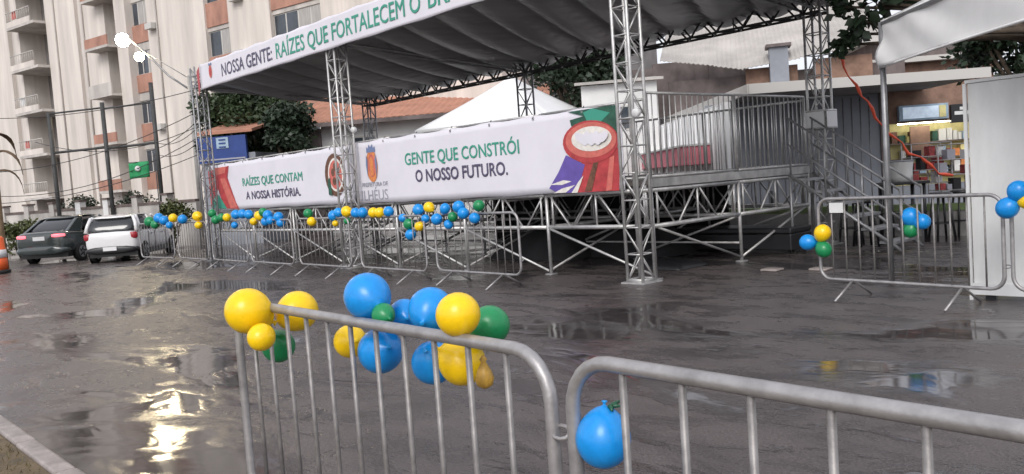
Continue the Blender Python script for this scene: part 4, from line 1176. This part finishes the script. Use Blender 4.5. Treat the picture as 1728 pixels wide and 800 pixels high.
# local: x along front, y away from the viewer
box('awning', (0, 0, KZ - .13), (KL, 12.5, KZ), M['slab'], ks)
box('awning_edge', (-.03, -.05, KZ - .17), (KL + .03, -.004, KZ + .05), M['slabedge'], ks)
box('awning_edge', (-.055, -.004, KZ - .17), (-.004, 12.5, KZ + .05), M['slabedge'], ks)
fy_ = 3.0
def kx(u): # facade x for a pixel column, on the facade plane
    ey = Vector((-ex.y, ex.x, 0)).normalized(); Po = Vector((K0.x, K0.y, 0)) + ey * fy_
    d = ray(u, 230); t = (Po - CAM).dot(ey) / d.dot(ey); q = CAM + d * t
    return (q - Po).dot(ex.normalized())
def kz(u, v, dy=0):
    ey = Vector((-ex.y, ex.x, 0)).normalized(); Po = Vector((K0.x, K0.y, 0)) + ey * (fy_ + dy)
    d = ray(u, v); t = (Po - CAM).dot(ey) / d.dot(ey); return (CAM + d * t).z
xa, xb, xc = kx(1485), kx(1500), kx(1636)
box('shutter_wall', (-.24, fy_, 0), (xa, fy_ + .2, KZ - .134), M['greywall'], ks)
for k in range(int((xa + .42) / .22)):
    bar('shutter_rib', (-.31 + .22 * k, fy_ - .006, .1), (-.31 + .22 * k, fy_ - .006, KZ - .2), .012, M['darkalu'], ks)
box('side_wall', (-.42, .7, 0), (-.25, 12.3, KZ - .25), M['tarp_in'], ks)
for k in range(25): bar('side_wall_rib', (-.425, .9 + .45 * k, .1), (-.425, .9 + .45 * k, KZ - .3), .014, M['tarp_in'], ks)
box('side_counter', (-1.1, fy_ - 1.0, 1.62), (-.44, 11.2, 2.08), M['pink'], ks, .02)
box('side_counter_top', (-1.15, fy_ - 1.04, 2.084), (-.44, 11.25, 2.13), M['panel'], ks)
for k in range(7): box('side_counter_leg', (-1.05, fy_ + .5 + 1.15 * k, 0), (-.97, fy_ + .58 + 1.15 * k, 1.618), M['panel'], ks)
box('door_jamb', (xa + .004, fy_ - .05, 0), (xb, fy_ + .25, KZ - .134), M['oldwall'], ks)
box('back_wall', (xb, fy_ + .95, 0), (xc + .8, fy_ + 1.05, KZ - .134), M['yellowwall'], ks)
box('inner_side', (xc + .8, fy_, 0), (xc + .95, fy_ + 1.05, KZ - .134), M['yellowwall'], ks)
box('counter', (xb + .004, fy_ - .05, 0), (xc + .79, fy_ + .45, kz(1560, 312)), M['greywall'], ks)
# signs on the kiosk front
za_, zb_ = kz(1555, 203), kz(1555, 177)
s1 = box('light_sign', (kx(1514), fy_ - .16, za_), (kx(1597), fy_ - .04, zb_), M['bluep'], ks, .01)
M['signlit'] = mat('lit_sign_face', (.6, .7, .8), .4, emit=((.62, .74, .9), .25), noise=(4, .35))
box('sign_face', (kx(1520), fy_ - .175, za_ + .05), (kx(1580), fy_ - .164, zb_ - .05), M['signlit'], s1)
box('sign_face', (kx(1581), fy_ - .175, za_ + .05), (kx(1592), fy_ - .164, zb_ - .05), M['yellowwall'], s1)
s2 = box('black_sign', (kx(1602), fy_ - .14, kz(1616, 207)), (kx(1634), fy_ - .04, kz(1616, 176)), M['blackgloss'], ks, .01)
box('sign_mark', (kx(1607), fy_ - .155, kz(1616, 194)), (kx(1631), fy_ - .144, kz(1616, 188)), M['panel'], s2)
box('sign_mark', (kx(1616), fy_ - .155, kz(1616, 186)), (kx(1622), fy_ - .144, kz(1616, 181)), M['panel'], s2)
box('lintel', (xb, fy_ - .03, za_ - .05), (xc + .79, fy_ + .1, KZ - .134), M['brick'], ks)
M['tube'] = mat('lit_tube', (1, 1, 1), .4, emit=((1, .96, .82), 14))  # added tube, itself unseen, inferred from the lit kiosk interior
tf = box('tube_fixture', (xb + .3, fy_ + .2, za_ - .02), (xc + .3, fy_ + .28, za_ + .03), M['panel'], ks)
MB().tube([(xb + .35, fy_ + .24, za_ - .05), (xc + .25, fy_ + .24, za_ - .05)], .02, 8).build('tube_light', M['tube'], tf, True)
# shelves with packets
r2 = random.Random(5)
pm_ = [M['redp'], M['black'], M['p_orange'], M['p_green'], M['bluep'], M['panel'], M['yellowwall'], M['p_brown'], M['black']]
for zi, v in enumerate((225, 252, 278)):
    z = kz(1560, v + 14, .7)
    sh = box('shelf', (xb + .05, fy_ + .62, z - .03), (xc + .7, fy_ + .94, z), M['oldwall'], ks)
    x = xb + .1
    while x < xc + .55:
        wd = r2.uniform(.07, .2); hh = r2.uniform(.12, .32)
        if r2.random() < .8:
            sbox('packet', (round(wd, 2), .16, round(hh, 2)), (x + wd / 2, fy_ + .78, z + round(hh, 2) / 2 + .003), r2.choice(pm_), sh)
        x += wd + .03
red = [kx(1556), kx(1580)]
box('menu_board', (kx(1552), fy_ + .5, kz(1565, 262, .5)), (kx(1586), fy_ + .54, kz(1565, 212, .5)), M['brick'], ks)
# baskets, racks and stools in front of the kiosk
def rack(u, t_, wd, z0, hh, label, mcol, seed, name='wire_rack'):
    P = gnd(u, t_); t = thing(name, label, 'rack', P, KA)
    for sx in (-1, 1):
        for sy in (-1, 1): bar('leg', (sx * wd / 2, sy * .2, 0), (sx * wd / 2, sy * .2, z0 + hh), .012, M['galv'], t)
    rr = random.Random(seed)
    for k in range(4):
        z = z0 + hh * k / 3
        for sy in (-.2, 0, .2): bar('rail', (-wd / 2, sy, z), (wd / 2, sy, z), .009, M['galv'], t)
        if k < 3:
            x = -wd / 2 + .05
            while x < wd / 2 - .1:
                q = round(rr.uniform(.08, .16), 2); hq = round(rr.uniform(.1, hh / 3.4), 2)
                if rr.random() < .7: sbox('packet', (q, .2, hq), (x + q / 2, -.05, z + hq / 2 + .012), rr.choice(mcol), t)
                x += q + .03
    return t
rack(1568, 16.2, .75, .95, .75, 'wire rack of dark and grey packets in front of the kiosk counter', [M['black'], M['panel'], M['greywall'], M['redp']], 3)
rack(1612, 16.0, .75, .80, .85, 'wire rack of red packets next to the white booth panel', [M['redp'], M['redp'], M['p_lgrey'], M['panel'], M['black'], M['p_brown']], 4)
P = gnd(1525, 15.6)
cart = thing('bar_table', 'tall black bar table in front of the kiosk carrying a white bucket', 'table', P, KA)
box('top', (-.38, -.3, .98), (.38, .3, 1.03), M['blackgloss'], cart, .01)
for sx in (-1, 1):
    for sy in (-1, 1): bar('leg', (sx * .3, sy * .22, 0), (sx * .3, sy * .22, .98), .035, M['blackgloss'], cart)
box('shelf', (-.33, -.25, .45), (.33, .25, .48), M['blackgloss'], cart)
bk = thing('bucket', 'white tapered bucket standing on the black bar table', 'bucket', P + Vector((.0, .0, 1.031)), KA)
MB().lathe([(.165, 0), (.18, .1), (.215, .36), (.225, .38)], 24).build('body', M['panel'], bk, True)
MB().tube([(.222 * math.cos(a), .222 * math.sin(a), .375) for a in [2 * math.pi * k / 20 for k in range(20)]], .012, 6, closed=True).build('rim', M['greywall'], bk, True)
def stool(u, t_, label, grp):
    P = gnd(u, t_); t = thing('bar_stool', label, 'stool', P, KA, grp)
    MB().lathe([(.17, .74), (.19, .76), (.19, .80), (.16, .82)], 18).build('seat', M['blackgloss'], t, True)
    for k in range(4):
        a = R_(45 + 90 * k); bar('leg', (.22 * math.cos(a), .22 * math.sin(a), 0), (.13 * math.cos(a), .13 * math.sin(a), .75), .022, M['blackgloss'], t)
    MB().tube([(.185 * math.cos(a), .185 * math.sin(a), .28) for a in [2 * math.pi * k / 16 for k in range(16)]], .012, 6, closed=True).build('foot_ring', M['blackgloss'], t, True)
for u, t_ in ((1437, 15.2), (1462, 14.6), (1590, 14.9), (1625, 15.3)):
    stool(u, t_, 'black round-seated bar stool behind the kiosk barrier', 'black stools before the kiosk')
# orange ribbon looping from the tower to the kiosk
rb = []
Pa, Pb, Pc = pl(1412, 92, 1, TB - .2), dep(1500, 205, 14.6), dep(1604, 300, 14.8)
for i in range(25):
    f = i / 24; p = Pa.lerp(Pb, f * 2) if f < .5 else Pb.lerp(Pc, f * 2 - 1)
    rb.append(p + Vector((.03 * math.sin(i * 1.9), .03 * math.cos(i * 1.3), -.22 * math.sin(math.pi * f) + .04 * math.sin(i * 1.1))))
o = MB().tube(rb, [.022 + .012 * math.sin(i * 1.7) for i in range(25)], 6).build('orange_ribbon', M['strap'], None, True)
tag(o, 'twisted orange ribbon strung from the truss tower down to the kiosk', 'ribbon')

# ---- houses further back
P = dep(1270, 130, 27); P.z = 0
oh = thing('old_house', 'weathered house with a pale sagging fibre cement roof behind the kiosk', 'house', P, KA - .25)
def ox_(u, v): d = dep(u, v, 27) - P; a = KA - .25; return d.x * math.cos(a) + d.y * math.sin(a), d.z
box('wall', (-2.7, .6, 0), (4.6, 5, 4.45), M['oldwall'], oh)
box('brick_wall', (-.2, .3, 0), (1.4, .596, 4.6), M['brick'], oh)
box('brick_wall', (1.9, .2, 0), (3.6, .55, 4.7), M['brick'], oh)
for k in range(8):                                          # corrugated sheets laid side by side
    x0 = -2.9 + .86 * k
    vs, fs_ = [], []
    for i in range(13):
        x = x0 + .9 * i / 12; cz_ = .03 * math.sin(i * math.pi)
        zz = .016 * (1 if i % 2 else -1) + .02 * (k % 2)
        kk = k + i / 12 + .04 * (k % 2)
        vs += [(x, -.25 + .25 * max(0, 2 - kk) + .05 * (k % 2), 5.15 - .2 * min(kk, 3) + .09 * max(0, kk - 3) + zz), (x, 5.2, 6.9 + .09 * kk + zz)]
    for i in range(12): fs_.append((2 * i, 2 * i + 2, 2 * i + 3, 2 * i + 1))
    o = MB().add(vs, fs_).build('roof_sheet', M['fibro'], oh); md = o.modifiers.new('t', 'SOLIDIFY'); md.thickness = .02
for (u0, v0, u1, v1, mm, nm) in ((1300, 150, 1327, 82, 'greywall', 'chimney_stack'),):
    a, _ = ox_(u0, v0); b, zt = ox_(u1, v1); box(nm, (a, -.3, 0), (b, .28, zt), M[mm], oh); box('stack_cap', (a - .1, -.4, zt + .004), (b + .1, .38, zt + .1), M['oldwall'], oh)
P = dep(1165, 140, 34.5); P.z = 0
ow = thing('ruined_wall', 'tall dark mouldy wall behind the stage railing', 'wall', P, KA - .1)
r3 = random.Random(8); x = -2.9
while x < 2.3:                                              # uneven courses of rendered masonry
    wd = r3.uniform(.5, .95)
    box('wall_block', (x, r3.uniform(0, .05), 0), (min(x + wd, 2.35) - .004, .35, 5.75 + r3.uniform(-.12, .18) + .06 * (x + 2.6)), M['oldwall'], ow); x += wd
P = dep(1040, 170, 27); P.z = 0
wh_ = thing('white_house', 'small pale house wall beside the pyramid tent', 'house', P, KA - .1)
box('wall', (-1.1, 0, 0), (1.3, 3, 4.4), M['white'], wh_)
MB().prism([(-1.3, -.25, 4.404), (1.5, -.25, 4.404), (1.5, 3.2, 4.8), (-1.3, 3.2, 4.8)], (0, 0, .08)).build('roof', M['fibro'], wh_)
wv = box('window', (-.4, -.03, 2.9), (.5, -.003, 3.7), M['wframe'], wh_); box('pane', (-.34, -.045, 2.96), (.44, -.034, 3.64), M['glass'], wv)
P = dep(1455, 100, 34); P.z = 0
bh = thing('terrace_house', 'brick house with a stepped pale roof slab behind the booth tent', 'house', P, KA - .1)
box('wall', (-1.8, 0, 0), (5, 5, 5.1), M['brick'], bh)
box('roof_slab', (-.4, -.5, 5.104), (5.2, 5.2, 5.3), M['slabedge'], bh)
box('upper_wall', (.6, .2, 5.304), (5, 4.8, 6.1), M['oldwall'], bh)
box('upper_slab', (.2, -.3, 6.104), (5.2, 5, 6.25), M['fibro'], bh)
for x in (-1.0, 1.2): 
    wv = box('window', (x - .4, -.05, 3.7), (x + .5, -.003, 4.6), M['wframe'], bh); box('pane', (x - .33, -.065, 3.76), (x + .43, -.054, 4.54), M['glass'], wv)

# ================================================================== WHITE BOOTH AND TENT ON THE RIGHT
bo = thing('white_booth', 'white panelled booth under the white tent', 'booth', (-3.24, 9.27, 0))
for k in range(4):
    box('panel', (.0 + .99 * k, 0, .10), (.978 + .99 * k, .05, 2.2), M['panel'], bo, .004)
for k in range(3):
    box('side_panel', (0, .055 + .8 * k, .10), (.05, .85 + .8 * k, 2.2), M['panel'], bo, .004)
box('skirting', (-.012, -.025, .055), (3.96, -.004, .17), M['plate'], bo)
box('corner_post', (-.035, -.035, .0), (-.004, -.004, 2.2), M['panel'], bo)
box('top_trim', (-.02, -.015, 2.204), (3.96, .06, 2.235), M['panel'], bo)
for k in range(4): box('foot', (.1 + .99 * k, .01, 0), (.2 + .99 * k, .06, .098), M['blackgloss'], bo)
C0 = dep(1490, 115, 10); C0.z = 2.57
e1 = (Vector((-2.4, 8.2, 0)) - Vector((C0.x, C0.y, 0))).normalized(); e2 = Vector((-e1.y, e1.x, 0))
tn = thing('booth_tent', 'white event tent with a wrinkled valance over the booth', 'tent', (C0.x, C0.y, 0))
TS = 4.6; hz, vz_ = 2.57, 3.12
def valance(a, b, name='valance'):
    a, b = Vector(a), Vector(b); nx, nz = 90, 12; vs, fs_ = [], []
    nrm = Vector((b.y - a.y, a.x - b.x, 0)).normalized()
    for j in range(nz + 1):
        for i in range(nx + 1):
            f = i / nx; g = j / nz; p = a.lerp(b, f)
            wr = .035 * math.sin(22 * f * 1.0 + 5.5 * g) * math.exp(-3.2 * f) * (1 - abs(g - .5)) + .012 * math.sin(9 * f + 3 * g) + .02 * math.sin(40 * f + 8 * g) * math.exp(-5 * f)
            hem = -.02 * math.sin(math.pi * f) if j == 0 else 0
            vs.append(p + nrm * (wr + .05 * (1 - g)) + Vector((0, 0, hz + (vz_ - hz) * g - hem)))
    for j in range(nz):
        for i in range(nx):
            q = j * (nx + 1) + i; fs_.append((q, q + 1, q + nx + 2, q + nx + 1))
    o = MB().add(vs, fs_).build(name, M['tarp'], tn, True); md = o.modifiers.new('t', 'SOLIDIFY'); md.thickness = .006
    hm = MB().tube([a.lerp(b, i / 20) + nrm * .05 + Vector((0, 0, hz + .02 * math.sin(math.pi * i / 20))) for i in range(21)], .014, 6).build('hem', M['tarp'], tn, True)
c = [Vector((0, 0, 0)), e1 * TS, e1 * TS + e2 * TS, e2 * TS]
for k in range(3): valance(c[k], c[(k + 1) % 4])
ctr = (c[0] + c[2]) / 2
vs, fs_ = [], []
for k in range(4):
    a, b = c[k], c[(k + 1) % 4]; k0 = len(vs)
    for j in range(11):
        f = j / 10; q = (1 - f)
        for i in range(11):
            p = ctr + (a.lerp(b, i / 10) - ctr) * max(q ** 1.1, .02); vs.append((p.x, p.y, vz_ + 1.5 * f ** 1.15 - .05 * math.sin(math.pi * i / 10) * q))
    for j in range(10):
        for i in range(10):
            q = k0 + j * 11 + i; fs_.append((q, q + 1, q + 12, q + 11))
o = MB().add(vs, fs_).build('canopy', M['tarp'], tn, True); md = o.modifiers.new('t', 'SOLIDIFY'); md.thickness = .006
for k in range(4):
    bar('pole', (c[k].x, c[k].y, 0), (c[k].x, c[k].y, vz_ - .02), .035, M['darkalu'], tn, 10)
    a, b = c[k], c[(k + 1) % 4]
    bar('frame_tube', (a.x, a.y, vz_ - .04), (b.x, b.y, vz_ - .04), .025, M['darkalu'], tn)
